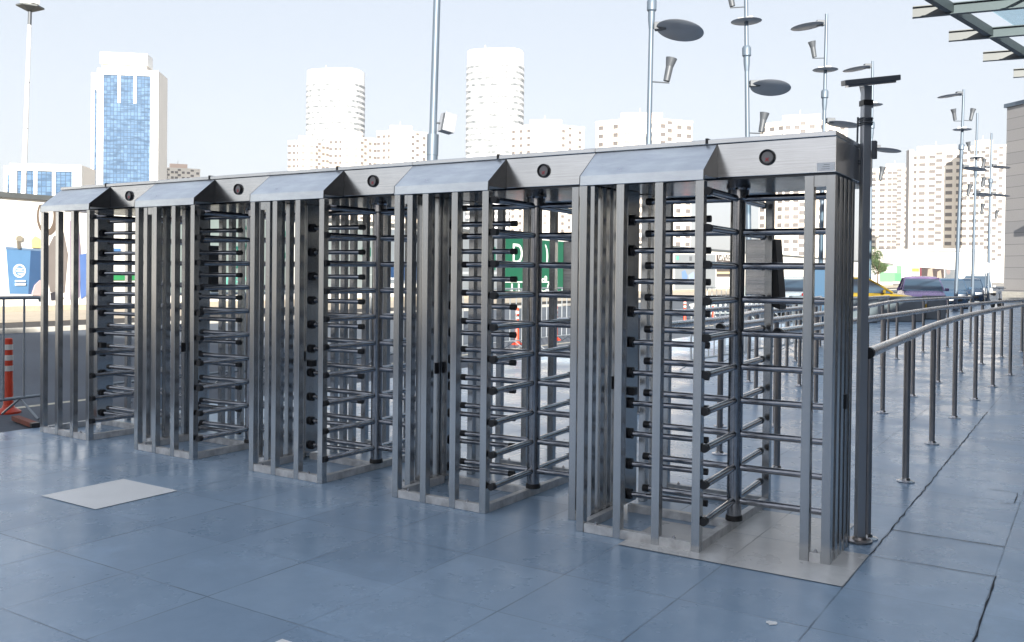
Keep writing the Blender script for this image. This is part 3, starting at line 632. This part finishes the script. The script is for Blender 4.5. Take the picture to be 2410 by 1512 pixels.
wtext(bl, 'BU', 914, 644, 1.0, (.65, .72, .8)); wtext(gp, 'D', 1217, 600, 1.7, (.75, .8, .77)); wtext(gp, ')', 1286, 600, 1.6, (.75, .8, .77)); wtext(gp, 'a', 1284, 655, .9, (.75, .8, .77)); wtext(gp, 'Co', 1284, 674, 1.3, (.75, .8, .77))
wtext(gz_, 'GAMZE', 1704, 606, .95, (.72, .72, .70))
wtext(gz_, 'im', 1700, 590+28, .5, (.6, .6, .58))

# ---------------------------------------------------------------- vehicles
def loft(mb, secs, mi=0):
    n = len(secs[0]); v = [p for s in secs for p in s]
    f = [(i*n+j, i*n+(j+1) % n, (i+1)*n+(j+1) % n, (i+1)*n+j) for i in range(len(secs)-1) for j in range(n)]
    f += [tuple(range(n-1, -1, -1)), tuple(range((len(secs)-1)*n, len(secs)*n))]
    return mb.add(v, f, mi)
def paint(name, c, met=.3): return plain(name, c, .25, met, .05, 2)
def car(px, d, rz, color, label, tall=1.0, length=4.3, width=1.76, pickup=False, taxi=False):
    p = at(px, 660, d)
    o = empty('parked_car' if not pickup else 'pickup_truck', (p.x, p.y, -.012 if p.x < -7.24 else 0), rz, label, 'car' if not pickup else 'pickup', 'vehicles standing before the hoarding')
    Lh = length/2; W = width/2; paintm = paint('car_paint', color)
    # front of the car is -y
    st = [(-Lh, .30, .58, .80), (-Lh+.12, .22, .70, .92), (-Lh+.5, .20, .82, .98), (-Lh+1.1, .20, .92, 1), (-.3, .20, .96, 1), (Lh-1.0, .20, .98, 1), (Lh-.15, .24, .96, .95), (Lh, .34, .80, .85)]
    secs = []
    for y, z0, z1, wf in st:
        w_ = W*wf
        secs.append([(-w_*.9, y, z0), (w_*.9, y, z0), (w_, y, z0+.14), (w_, y, z1-.16), (w_*.9, y, z1-.02), (w_*.6, y, z1+.02), (-w_*.6, y, z1+.02), (-w_*.9, y, z1-.02), (-w_, y, z1-.16), (-w_, y, z0+.14)])
    body = loft(MB(), secs).build('body', paintm, o, smooth=True)
    # greenhouse
    H = 1.46*tall; y0, y1, y2, y3 = -Lh+1.15, -Lh+1.95, (Lh-1.15 if not pickup else .35), (Lh-.55 if not pickup else .5)
    def sec(y, z, wf, zb=.93): return [(-W*.93, y, zb), (W*.93, y, zb), (W*wf, y, z), (-W*wf, y, z)]
    loft(MB(), [sec(y0, .96, .90), sec(y0+.45, .96+(H-.96)*.62, .82), sec(y1, H-.03, .74), sec((y1+y2)/2, H, .72), sec(y2, H-.04, .74), sec(y3, 1.0, .88)]).build('window_glass', M['glassd'], o, smooth=True)
    rf = MB(); n = 7; top = []
    for i in range(n):
        y = y1-.05+(y2-y1+.1)*i/(n-1); z = H-.035+.05*math.sin(math.pi*i/(n-1)); top.append([(-W*.76, y, z-.03), (W*.76, y, z-.03), (W*.70, y, z+.015), (W*.3, y, z+.035), (-W*.3, y, z+.035), (-W*.70, y, z+.015)])
    loft(rf, top)
    for s in (-1, 1):
        rf.tube((s*W*.93, y0, .95), (s*W*.76, y1, H-.04), .035, n=6); rf.tube((s*W*.93, y3, .98), (s*W*.76, y2, H-.05), .05, n=6); rf.tube((s*W*.945, .1, .95), (s*W*.76, .12, H-.03), .035, n=6)
    rf.build('roof', paintm, o, smooth=True)
    for s in (-1, 1):
        MB().obox((s*(W+.09), y0+.30, 1.0), (.16, .10, .13)).build('door_mirror', paintm, o, bevel=.03)
        MB().obox((s*W*.66, -Lh+.06, .64), (.38, .14, .15), Matrix.Rotation(R(s*14), 3, 'Z')).build('headlight', M['lamp_glass'], o, bevel=.03)
        MB().obox((s*W*.72, Lh-.05, .78), (.28, .10, .20)).build('tail_light', M['tailred'], o, bevel=.02)
        for yy in (-Lh+.82, Lh-.80):
            wh = MB().tube((s*(W-.22), yy, .315), (s*(W+.005), yy, .315), .315, n=24).build('wheel', M['tyre'], o, smooth=True)
            MB().tube((s*(W-.05), yy, .315), (s*(W+.012), yy, .315), .19, n=16).build('rim', M['alloy'], wh, smooth=True)
    MB().obox((0, -Lh+.02, .44), (W*1.35, .10, .16)).build('grille', M['blackp'], o, bevel=.02)
    MB().obox((0, -Lh-.005, .58), (W*.75, .09, .07)).build('upper_grille', M['blackp'], o, bevel=.01)
    MB().obox((0, -Lh-.035, .46), (.5, .02, .11)).build('number_plate', M['white'], o)
    if taxi: MB().obox((0, -.1, H+.09), (.32, .14, .12)).build('roof_sign', M['white'], o, bevel=.02)
    return o
toc = lambda px: math.atan2(*( (Vector(CAM)-at(px, 650, 30)).xy )) if False else 0
car(2030, 34, R(104), (.50, .30, .03), 'yellow taxi half hidden by the tall square post', 1.0, taxi=True)
car(2168, 40.5, R(14), (.15, .10, .22), 'lilac purple car facing us, between the yellow taxi and a blue car', 1.05)
car(2232, 46.5, R(8), (.05, .10, .17), 'blue car just right of the purple car', 1.0)
car(2277, 54, R(6), (.02, .045, .09), 'dark blue car between the left and middle thin lamp poles', 1.0)
car(2300, 62, R(5), (.66, .68, .70), 'white pickup truck behind the blue cars', 1.2, 5.2, 1.9, True)
car(1868, 36, R(12), (.70, .72, .74), 'white car seen through the passage of the nearest turnstile', 1.0)
# scooter, round road sign, litter bin
p = at(2345, 690, 47)
o = empty('motor_scooter', (p.x, p.y, 0), R(20), 'scooter with white front parked right of the three thin poles', 'scooter')
for yy in (-.6, .6):
    wv = MB().tube((-.06, yy, .25), (.06, yy, .25), .25, n=20).build('wheel', M['tyre'], o, smooth=True)
MB().prism([(-.62, .35), (-.5, .95), (-.42, .95), (-.35, .42), (.15, .32), (.2, .62), (.75, .66), (.8, .45), (.3, .25), (-.4, .25)], 'x', -.12, .12).build('body', M['white'], o, bevel=.03)
MB().box(-.13, .13, .15, .75, .66, .76).build('seat', M['rubber'], o, bevel=.04)
MB().tube((-.32, -.45, 1.02), (.32, -.45, 1.02), .018, n=8).tube((0, -.45, 1.02), (0, -.58, .5), .025, n=8).build('handlebar', M['galvd'], o)
MB().tube((0, -.6, .8), (0, -.56, .8), .07, n=14).build('headlight', M['lamp_glass'], o)
p = at(2320, 628, 50)
o = empty('round_road_sign', (p.x, p.y, 0), YAW, 'round grey road sign seen from behind at the right thin pole', 'sign')
MB().tube((0, 0, 0), (0, 0, 2.45), .03, n=10).build('sign_post', M['galv'], o, smooth=True)
MB().tube((0, -.02, 2.1), (0, -.035, 2.1), .31, n=32).build('sign_plate', M['disc'], o, smooth=True)
# blue banner stand and low white wall by the white car
p = at(1940, 690, 22)
o = empty('blue_banner', (p.x, p.y, 0), YAW, 'blue banner with a white blot, at the right post gap of the nearest turnstile', 'banner')
MB().box(-.30, .30, -.01, .01, .35, 1.75).build('cloth', pm((.008, .06, .13)), o)
MB().lathe([(.09, -.012), (.09, -.014)], n=14, c=(0, -.0, 1.0), M=Matrix.Rotation(R(90), 3, 'X')).build('white_blot', M['white'], o)
MB().box(-.34, -.31, -.015, .015, 0, 1.8).box(.31, .34, -.015, .015, 0, 1.8).box(-.34, .34, -.2, .2, 0, .04).build('stand', M['white'], o)

# long low grey blocks behind the rails
for i, (px0, px1, d) in enumerate([(1860, 2062, 30), (2066, 2168, 31), (2174, 2222, 33)]):
    a = at(px0, 690, d); b = at(px1, 690, d); c = (a+b)/2; ln = (b-a).length
    o = MB().box(-ln/2, ln/2, -.2, .2, 0, .86).build('concrete_barrier', M['conc'], bevel=.04, loc=(c.x, c.y, 0), rz=YAW)
    tag(o, ['long concrete barrier block in front of the yellow taxi', 'concrete barrier block below the purple car', 'short concrete barrier block before the blue car'][i], 'concrete block', 'low concrete blocks before the parked cars')

# ---------------------------------------------------------------- trees
def tree(x, y, h, r, label, z0=.1):
    o = empty('tree', (x, y, z0), 0, label, 'tree', 'small trees by the hoarding wall')
    t = MB().tube((0, 0, 0), (0, 0, h*.5), .12, .07, n=10)
    for i in range(5):
        a = i*1.3; t.tube((0, 0, h*.4), (math.cos(a)*r*.6, math.sin(a)*r*.6, h*(.62+.06*i)), .05, .02, n=6)
    t.build('trunk', M['bark'], o, smooth=True)
    m = MB(); q = random.Random(int(x*10))
    cl = [(q.uniform(-.6, .6)*r, q.uniform(-.6, .6)*r, h*.68+q.uniform(-.45, .45)*r, q.uniform(.3, .5)*r) for _ in range(9)]
    for i in range(2600):
        cx, cy, cz, cr = cl[i % 9]; v = Vector((q.gauss(0, 1), q.gauss(0, 1), q.gauss(0, 1))).normalized()*cr*q.uniform(.6, 1.05)
        c = Vector((cx, cy, cz))+v; a = Vector((q.gauss(0, 1), q.gauss(0, 1), q.gauss(0, 1))).normalized(); b = a.orthogonal().normalized(); s = .11
        m.add([c-a*s, c+b*s*.5, c+a*s, c-b*s*.5], [(0, 1, 2, 3)])
    m.build('crown', M['foliage'], o)
p = on_x(2066, 640, -26); tree(p.x, p.y, 4.6, 1.6, 'small dark tree above the yellow taxi')
p = on_x(2054, 600, -30); tree(p.x, p.y, 7.4, 2.2, 'light green tree top just right of the tall square post')

# ---------------------------------------------------------------- far buildings
def facade_mat(name, c, win, fh, frac=.42, vfreq=0, seed=0):
    """horizontal window bands by height, broken by noise"""
    m, t, b = new_mat(name); tc = N(t, 'ShaderNodeTexCoord'); sp = N(t, 'ShaderNodeSeparateXYZ'); L(t, tc.outputs['Object'], sp.inputs[0])
    d = N(t, 'ShaderNodeMath', operation='FRACT'); q = N(t, 'ShaderNodeMath', operation='DIVIDE'); L(t, sp.outputs[2], q.inputs[0]); q.inputs[1].default_value = fh; L(t, q.outputs[0], d.inputs[0])
    band = maprange(t, d.outputs[0], frac-.02, frac+.02, 1, 0)
    mp = N(t, 'ShaderNodeMapping'); mp.inputs['Scale'].default_value = (.35, .35, 1/fh); L(t, tc.outputs['Object'], mp.inputs[0])
    n = N(t, 'ShaderNodeTexNoise'); n.inputs['Scale'].default_value = 1.3; n.inputs['Detail'].default_value = 3; L(t, mp.outputs[0], n.inputs[0])
    k = N(t, 'ShaderNodeMath', operation='MULTIPLY'); L(t, band, k.inputs[0]); L(t, maprange(t, n.outputs[0], .35, .65, .55, 1), k.inputs[1])
    mx = N(t, 'ShaderNodeMix', data_type='RGBA'); mx.inputs[6].default_value = (*c, 1); mx.inputs[7].default_value = (*win, 1); L(t, k.outputs[0], mx.inputs[0])
    L(t, mx.outputs[2], b.inputs['Base Color']); b.inputs['Roughness'].default_value = .6
    return m
def glass_mat():
    m, t, b = new_mat('curtain_wall_glass'); tc = N(t, 'ShaderNodeTexCoord')
    br = N(t, 'ShaderNodeTexBrick'); br.offset = 0; br.inputs['Scale'].default_value = 1; br.inputs['Mortar Size'].default_value = .12
    br.inputs['Brick Width'].default_value = 1.5; br.inputs['Row Height'].default_value = 1.9
    br.inputs['Color1'].default_value = (.045, .10, .19, 1); br.inputs['Color2'].default_value = (.085, .16, .27, 1); br.inputs['Mortar'].default_value = (.03, .06, .11, 1)
    mp = N(t, 'ShaderNodeMapping'); mp.inputs['Rotation'].default_value = (R(90), 0, 0); L(t, tc.outputs['Object'], mp.inputs[0]); L(t, mp.outputs[0], br.inputs[0])
    n = noise(t, .35, (.5, 1, 2.2), 3); mx = N(t, 'ShaderNodeMix', data_type='RGBA'); L(t, maprange(t, n, .5, .62, 0, .7), mx.inputs[0])
    L(t, br.outputs[0], mx.inputs[6]); mx.inputs[7].default_value = (.02, .05, .10, 1); L(t, mx.outputs[2], b.inputs['Base Color']); b.inputs['Roughness'].default_value = .55; b.inputs['Specular IOR Level'].default_value = .15
    return m
M['curtain'] = glass_mat()
M['tower'] = facade_mat('rounded_tower_facade', (.66, .67, .69), (.10, .115, .13), 3.1, .5)
M['cream'] = plain('cream_render', (.78, .70, .60), .85, 0, .03, .1)
M['letter'] = plain('pale_grey_letters', (.30, .31, .33), .6)
M['creamw'] = plain('pale_render', (.80, .76, .70), .85, 0, .03, .1)
M['peach'] = plain('peach_render', (.72, .55, .46), .85, 0, .04, .1)
M['win'] = plain('far_window', (.13, .12, .12), .3, 0, .2, .2)
M['shadeside'] = plain('side_render', (.50, .47, .45), .85, 0, .04, .1)
wcache = {}
def far_windows(parent, wins, wd, ht):
    """wins: (x, y, z, angle); the 100 highest as parts, the rest as one"""
    wins = sorted(wins, key=lambda q: -q[2]); first = None
    for (x, y, z, a) in wins[:100]:
        if first is None:
            b = MB().box(-wd/2, wd/2, -.08, .05, -ht/2, ht/2); b.box(-wd/2-.1, wd/2+.1, -.16, .04, -ht/2-.18, -ht/2-.02, 1)
            first = b.build('window', [M['win'], M['cream']], parent, loc=(x, y, z), rz=a)
        else: inst(first, parent, (x, y, z), a)
    rest = wins[100:]
    if rest:
        b = MB()
        for (x, y, z, a) in rest: b.obox((x, y, z), (wd, .2, ht), Matrix.Rotation(a, 3, 'Z'))
        tag(b.build('window', M['win'], parent), kind='stuff')
def apartment(px0, px1, pyt, d, label, fh=2.95, cols=(2, 3, 3), wings=(.28, .36, .36), wall='cream', depth=22, yaw=0, crown=True, wsize=(1.5, 1.3), zmin=2, bend=28, shift=0):
    p = at((px0+px1)/2, 645, d); aa = math.atan(((px0+px1)/2-1205)/FPX); W = (px1-px0)/FPX*d*math.cos(aa); top = at((px0+px1)/2, pyt, d).z
    o = empty('apartment_building', (p.x, p.y, 0), YAW+yaw-aa, label, 'building', 'cream apartment blocks on the skyline')
    xs = [-W/2, -W/2+W*wings[0], -W/2+W*(wings[0]+wings[1]), W/2]; tb = math.tan(R(bend))
    ys = [(xs[1]-xs[0])*tb, 0, 0, (xs[3]-xs[2])*tb]
    poly = list(zip(xs, ys))+[(xs[3]-1, depth), (xs[0]+1, depth)]
    H = top-(2.5 if crown else 0)
    MB().prism(poly, 'z', 0, H).build('wall', M[wall], o)
    MB().prism([(x*1.012, y-.25) for x, y in poly[:4]]+[(xs[3], depth+.3), (xs[0], depth+.3)], 'z', H+.002, H+.6).build('parapet', M['creamw'], o)
    if crown:
        MB().prism([(xs[1]-W*.02, 2), (xs[2]+W*.05, 2), (xs[2]+W*.05, depth*.6), (xs[1]-W*.02, depth*.6)], 'z', H+.6, top+.5).build('roof_house', M['peach'], o)
        MB().tube(((xs[1]+xs[2])/2, 4, top), ((xs[1]+xs[2])/2, 4, top+2.5), .12, n=6).build('antenna', M['shadeside'], o)
    wins = []
    for f in range(3):
        A = Vector((xs[f], ys[f])); B = Vector((xs[f+1], ys[f+1])); n = cols[f]; ang = math.atan2(B.y-A.y, B.x-A.x)
        for i in range(n):
            q = A+(B-A)*((i+.5+.12*((i*7+f) % 3-1))/n); z = H-1.9; k = 0
            while z > zmin: wins.append((q.x, q.y, z+(.5*fh if (i+f) % 4 == 3 else 0), ang)); z -= fh; k += 1
    far_windows(o, wins, *wsize)
    # balcony strips on the facet ends
    b = MB()
    for xx, yy in ((xs[1], ys[1]), (xs[2], ys[2])): b.box(xx-.35, xx+.35, yy-.35, yy+.2, 1, H-.05)
    b.build('wall_rib', M['creamw'], o)
    return o
apartment(676, 772, 322, 400, 'leftmost cream apartment block below the left white tower', cols=(3, 2, 4))
apartment(772, 884, 312, 392, 'cream apartment block between the leftmost one and the loudspeaker mast', cols=(3, 2, 4))
apartment(884, 1003, 298, 384, 'cream apartment block just left of the loudspeaker mast', cols=(3, 3, 3))
apartment(1198, 1372, 284, 378, 'cream apartment block just right of the right white tower', cols=(3, 3, 3))
apartment(1396, 1626, 268, 320, 'wide cream apartment block behind the biggest lamp pole', cols=(2, 4, 4), wsize=(1.9, 1.5))
apartment(1782, 1990, 272, 330, 'cream apartment block behind the lamp pole above the nearest turnstile header', cols=(3, 4, 3), wsize=(1.9, 1.5))
apartment(2044, 2137, 388, 470, 'cream apartment block right of the tall square post', cols=(2, 3, 1), wings=(.42, .40, .18), crown=True, wsize=(2.6, 1.5), zmin=14, bend=4)
apartment(2141, 2262, 345, 372, 'tallest cream apartment tower at right, before the three thin poles', cols=(1, 4, 1), wings=(.12, .70, .18), wall='creamw', wsize=(2.4, 1.4), zmin=14, bend=4)
apartment(2262, 2362, 332, 352, 'cream apartment tower behind the three thin lamp poles', cols=(2, 3, 2), wall='creamw', wsize=(1.5, 1.3), zmin=8, bend=4)
# grey strip: shaded side of the tall right tower put into its colour
for px, d, lb in ((2139, 371, 'narrow grey strip for the shaded side of the tall cream tower at right'),):
    p = at(px, 645, d); W = 10/FPX*d; tz = at(px, 352, d).z
    o = MB().box(-W/2, W/2, 0, 3, 0, tz).build('shaded_side_strip', M['shadeside'], loc=(p.x, p.y+2, 0), rz=YAW); tag(o, lb, 'building')
# long low podium
a = at(2040, 650, 240); b = at(2250, 650, 225); c = (a+b)/2; ang = math.atan2(b.y-a.y, b.x-a.x)
o = empty('podium_building', (c.x, c.y, 0), ang, 'long low cream podium building above the hoarding at right', 'building')
MB().box(-13, 13, 0, 20, 0, 8.2).build('wall', M['creamw'], o); MB().box(-13.2, 13.2, -.3, 20.2, 8.21, 8.9).build('parapet', M['shadeside'], o)
# office towers at left
def office(px0, px1, pyt, d, label, top_sign=True, split=3, zb=0, side=.3):
    p = at((px0+px1)/2, 640, d); W = (px1-px0)/FPX*d; H = at((px0+px1)/2, pyt, d).z
    o = empty('office_tower', (p.x, p.y, 0), YAW+R(8), label, 'building', 'white office buildings with blue glass at left')
    fw = W*.88
    x0, x1 = W*.5-fw, W*.5
    MB().box(x0, x1, 0, W*.55, zb, H-.01).build('core', M['creamw'], o)
    MB().box(x0+fw*.10, x1-fw*.13, -.6, -.02, zb, H-fw*.10).build('glass_front', M['curtain'], o)
    fr = MB().box(x0, x0+fw*.10, -1.2, -.02, zb, H).box(x1-fw*.13, x1, -1.2, -.02, zb, H).box(x0+fw*.101, x1-fw*.131, -1.2, -.02, H-fw*.10, H)
    fr.build('white_frame', M['white'], o)
    gw = fw*.77
    for k in (1, 2): MB().box(x0+fw*.10+gw*k/3-gw*.03, x0+fw*.10+gw*k/3+gw*.03, -1.1, -.61, H-fw*.10-W*.42, H-fw*.10-.01).build('white_pier', M['white'], o)
    MB().box(x0-W*.12, x0-.01, W*.08, W*.5, zb, H*.985).build('side_wing', M['creamw'], o)
    MB().box(x0-W*.07, x0-W*.04, W*.06, W*.0799, zb, H*.9).build('side_window_strip', M['curtain'], o)
    if top_sign:
        MB().box(x0+fw*.04, x1-fw*.22, 2, W*.32, H, H+2.6).build('roof_recess', M['shadeside'], o)
        cr = MB().box(x0+fw*.02, x1-fw*.20, 1, W*.35, H+2.61, H+8).build('roof_crown', M['white'], o)
        b = MB(); z = H+4
        for i in range(13): b.box(x0+fw*.08+i*fw*.05, x0+fw*.08+i*fw*.05+fw*.03, .8, .99, z, z+2.6)
        b.build('roof_lettering', M['letter'], cr)
    return o
office(213, 368, 166, 420, 'tall white office tower with blue glass front at left')
office(8, 188, 388, 300, 'lower white office building with three blue glass bays at far left', False)
apartment(372, 470, 388, 500, 'pale stepped building right of the office tower', cols=(4, 4, 3), wall='creamw', wsize=(1.6, 1.2), bend=10)
# rounded white towers
def round_tower(px0, px1, pyt, d, label):
    p = at((px0+px1)/2, 640, d); W = (px1-px0)/FPX*d; H = at((px0+px1)/2, pyt, d).z
    o = empty('rounded_tower', (p.x, p.y, 0), YAW+R(-12), label, 'building', 'rounded white residential towers')
    n = 48
    poly = [((W*.53)*math.copysign(abs(math.cos(t))**.55, math.cos(t)), (W*.36)*math.copysign(abs(math.sin(t))**.75, math.sin(t))) for t in [2*math.pi*i/n for i in range(n)]]
    MB().prism(poly, 'z', 0, H-7).build('body', M['tower'], o)
    MB().prism([(x*.985, y*.985) for x, y in poly], 'z', H-6.99, H).build('crown', M['white'], o)
    b = MB(); z = 8
    while z < H-9: b.prism([(x*1.012, y*1.02) for x, y in poly], 'z', z, z+.55); z += 6.2
    b.build('balcony_slabs', M['white'], o)
    MB().tube((-W*.2, 0, H), (-W*.2, 0, H+4), .25, n=6).build('antenna', M['shadeside'], o)
round_tower(724, 850, 172, 520, 'left rounded white tower with fine balcony bands')
round_tower(1098, 1224, 126, 470, 'right rounded white tower, taller, with fine balcony bands')

# ---------------------------------------------------------------- stone building at the right edge
M['stone'] = plain('stone_cladding', (.46, .43, .41), .7, 0, .06, .5)
def stone_mat():
    m, t, b = new_mat('stone_cladding'); tc = N(t, 'ShaderNodeTexCoord'); mp = N(t, 'ShaderNodeMapping'); mp.inputs['Rotation'].default_value = (R(90), 0, 0)
    L(t, tc.outputs['Object'], mp.inputs[0]); br = N(t, 'ShaderNodeTexBrick'); br.offset = 0; br.inputs['Scale'].default_value = 1
    br.inputs['Brick Width'].default_value = 1.9; br.inputs['Row Height'].default_value = .75; br.inputs['Mortar Size'].default_value = .018; br.inputs['Mortar Smooth'].default_value = .2
    br.inputs['Color1'].default_value = (.25, .25, .26, 1); br.inputs['Color2'].default_value = (.29, .285, .29, 1); br.inputs['Mortar'].default_value = (.14, .14, .15, 1)
    L(t, mp.outputs[0], br.inputs[0]); L(t, br.outputs[0], b.inputs['Base Color']); b.inputs['Roughness'].default_value = .75
    return m
M['stone'] = stone_mat()
c = at(2363, 655, 60); fd = Vector((.72, -.69, 0)).normalized(); ang = math.atan2(fd.y, fd.x)
o = empty('stone_building', (c.x, c.y, 0), ang, 'grey stone clad building at the right edge', 'building')
HS = at(2363, 255, 60).z
MB().box(0, 22, 0, 25, 0, HS).build('stone_wall', M['stone'], o)
MB().box(-.15, 22.1, -.12, 25.2, HS+.002, HS+.25).build('coping', M['galv'], o)
MB().box(1.8, 9, -.3, -.13, HS+.4, HS+2.1).build('roof_billboard', pm((.06, .12, .14)), o)
MB().box(1.8, 3.0, -.34, -.302, HS+.4, HS+2.1).build('red_white_strip', pm((.30, .10, .09)), o)
MB().prism([(4.2, HS+2.0), (5.4, HS+2.0), (6.6, HS+.6), (8.4, HS+2.0), (8.8, HS+1.6), (6.9, HS+.45), (5.4, HS+.45)], 'y', -.34, -.302).build('white_swirl', pm((.5, .5, .5)), o)
MB().box(3.6, 3.8, -.12, -.021, .7, 5.2).build('door_frame', M['galvd'], o)
MB().box(3.81, 9, -.10, -.022, .9, 5.0).build('glass_door', M['curtain'], o)
MB().box(3.4, 9, -.6, -.005, 5.22, 5.6).build('door_awning', M['dkmetal'], o)
b = MB()
for i in range(4): b.box(-3+i*.3, 14, -2.4+i*.5, -.13, .17*i, .17*(i+1)-.002)
tag(b.build('entrance_steps', M['kerb'], loc=(c.x, c.y, 0), rz=ang), 'grey steps in front of the stone building', 'steps')

# ---------------------------------------------------------------- glass canopy, top right
cn = empty('glass_canopy', (-.4, 18.7, 0), 0, 'steel and glass canopy jutting in at the top right', 'canopy')
bd = Vector((-.985, -.17, 0)); ed = Vector((.203, .979, 0))
E0 = Vector((-1.27+.4, 18.65-18.7, 7.13))
ba = math.atan2(-bd.y, -bd.x)
starts = [Vector((-2.23, 15.97, 7)), Vector((-1.84, 18.44, 7)), Vector((-1.37, 21.01, 7)), Vector((-.86, 23.5, 7)), Vector((-2.64, 13.4, 7)), Vector((-3.05, 10.9, 7))]
for s0 in starts:
    p0 = s0-Vector((-.4, 18.7, 0)); b = MB()
    for z0, z1, hw in ((0, .018, .07), (.021, .209, .008), (.212, .23, .07)):
        b.obox(p0-bd*7+Vector((0, 0, (z0+z1)/2)), (14, hw*2, z1-z0), Matrix.Rotation(ba, 3, 'Z'))
    for q in (3.1, 3.9, 6.5, 7.3): b.obox(p0-bd*q+Vector((0, 0, .115)), (.02, .12, .185), Matrix.Rotation(ba, 3, 'Z'))
    b.build('beam', M['beam'], cn)
ea = math.atan2(ed.y, ed.x)
MB().obox(E0-ed*1.5+Vector((.28, 0, .0)), (17, .13, .2), Matrix.Rotation(ea, 3, 'Z')).build('edge_purlin', M['dkmetal'], cn)
MB().obox(E0-ed*1.5+Vector((7, -1, .0)), (17, .13, .2), Matrix.Rotation(ea, 3, 'Z')).build('edge_purlin', M['dkmetal'], cn)
gm, t, b_ = new_mat('canopy_glass'); b_.inputs['Base Color'].default_value = (.55, .75, .82, 1); b_.inputs['Roughness'].default_value = .1
tr = N(t, 'ShaderNodeBsdfTransparent'); tr.inputs[0].default_value = (.86, .95, .98, 1); ms = N(t, 'ShaderNodeMixShader'); ms.inputs[0].default_value = .22
L(t, tr.outputs[0], ms.inputs[1]); L(t, b_.outputs[0], ms.inputs[2]); L(t, ms.outputs[0], t.nodes['Material Output'].inputs[0])
MB().obox(E0-ed*1.5+Vector((7.3, -1, .22)), (16.5, 13.5, .02), Matrix.Rotation(ea, 3, 'Z')).build('glass_pane', gm, cn)
b = MB()
for q in (2.2, 4.4, 6.6, 9): b.obox(E0-ed*1.5-bd*q+Vector((0, 0, .30)), (16.5, .04, .05), Matrix.Rotation(ea, 3, 'Z'))
b.build('glazing_bar', M['galvd'], cn)

# ---------------------------------------------------------------- unseen roof added behind the camera to cast the shade
o = empty('added_shade_roof', (0, 0, 0), 0, 'large unseen roof on columns, added behind the viewer to shade the plaza', 'roof')
MB().prism([(-2.0, -20.5), (46, -15.5), (56, -44), (-2.0, -47)], 'z', 11.2, 12).build('roof_slab', M['wwall'], o)
b = None
for x, y in ((0, -24), (12, -22.5), (24, -21), (36, -19.5), (0, -38), (12, -38), (24, -38), (36, -37)):
    if b is None: b = MB().tube((0, 0, 0), (0, 0, 11.19), .35, n=16).build('column', M['galv'], o, smooth=True, loc=(x, y, 0))
    else: inst(b, o, (x, y, 0))
o = empty('added_low_block', (-4.9, -17.5, 0), R(10), 'unseen low block added behind the viewer to darken the header reflection', 'building')  # unseen block added for the dark reflection at the header's right end
MB().box(0, 40, -9, 0, 0, 2.7).build('wall', M['wwall'], o)
for i in range(8): MB().box(2+i*4.6, 5+i*4.6, .01, .08, .1, 2.6).build('door', M['glassd'], o)

# unseen hall added right of the plaza: darkens reflections, shades ground, carries the canopy
o = empty('added_dark_hall', (8.5, -12, 0), 0, 'long unseen dark hall added right of the plaza to darken steel reflections', 'building')
MB().box(0, 14, 0, 52, 0, 8.5).build('wall', M['hall'], o)
for i in range(12): MB().box(-.06, -.005, .6+i*4.1, 4.2+i*4.1, .3, 7.4).build('window', M['hallwin'], o)
MB().box(-.5, 14.2, -.3, 52.3, 8.51, 8.9).build('roof_edge', M['hall'], o)

# haze: thin even air over the whole city
hm = bpy.data.materials.new('haze_air'); hm.use_nodes = True; t = hm.node_tree; t.nodes.remove(t.nodes['Principled BSDF'])
pv = N(t, 'ShaderNodeVolumePrincipled'); pv.inputs['Color'].default_value = (.90, .95, 1, 1); pv.inputs['Density'].default_value = .0002; pv.inputs['Anisotropy'].default_value = .1
L(t, pv.outputs[0], t.nodes['Material Output'].inputs['Volume'])
tag(MB().box(-700, 300, -120, 700, -1.3, 150).build('haze', hm), kind='stuff')
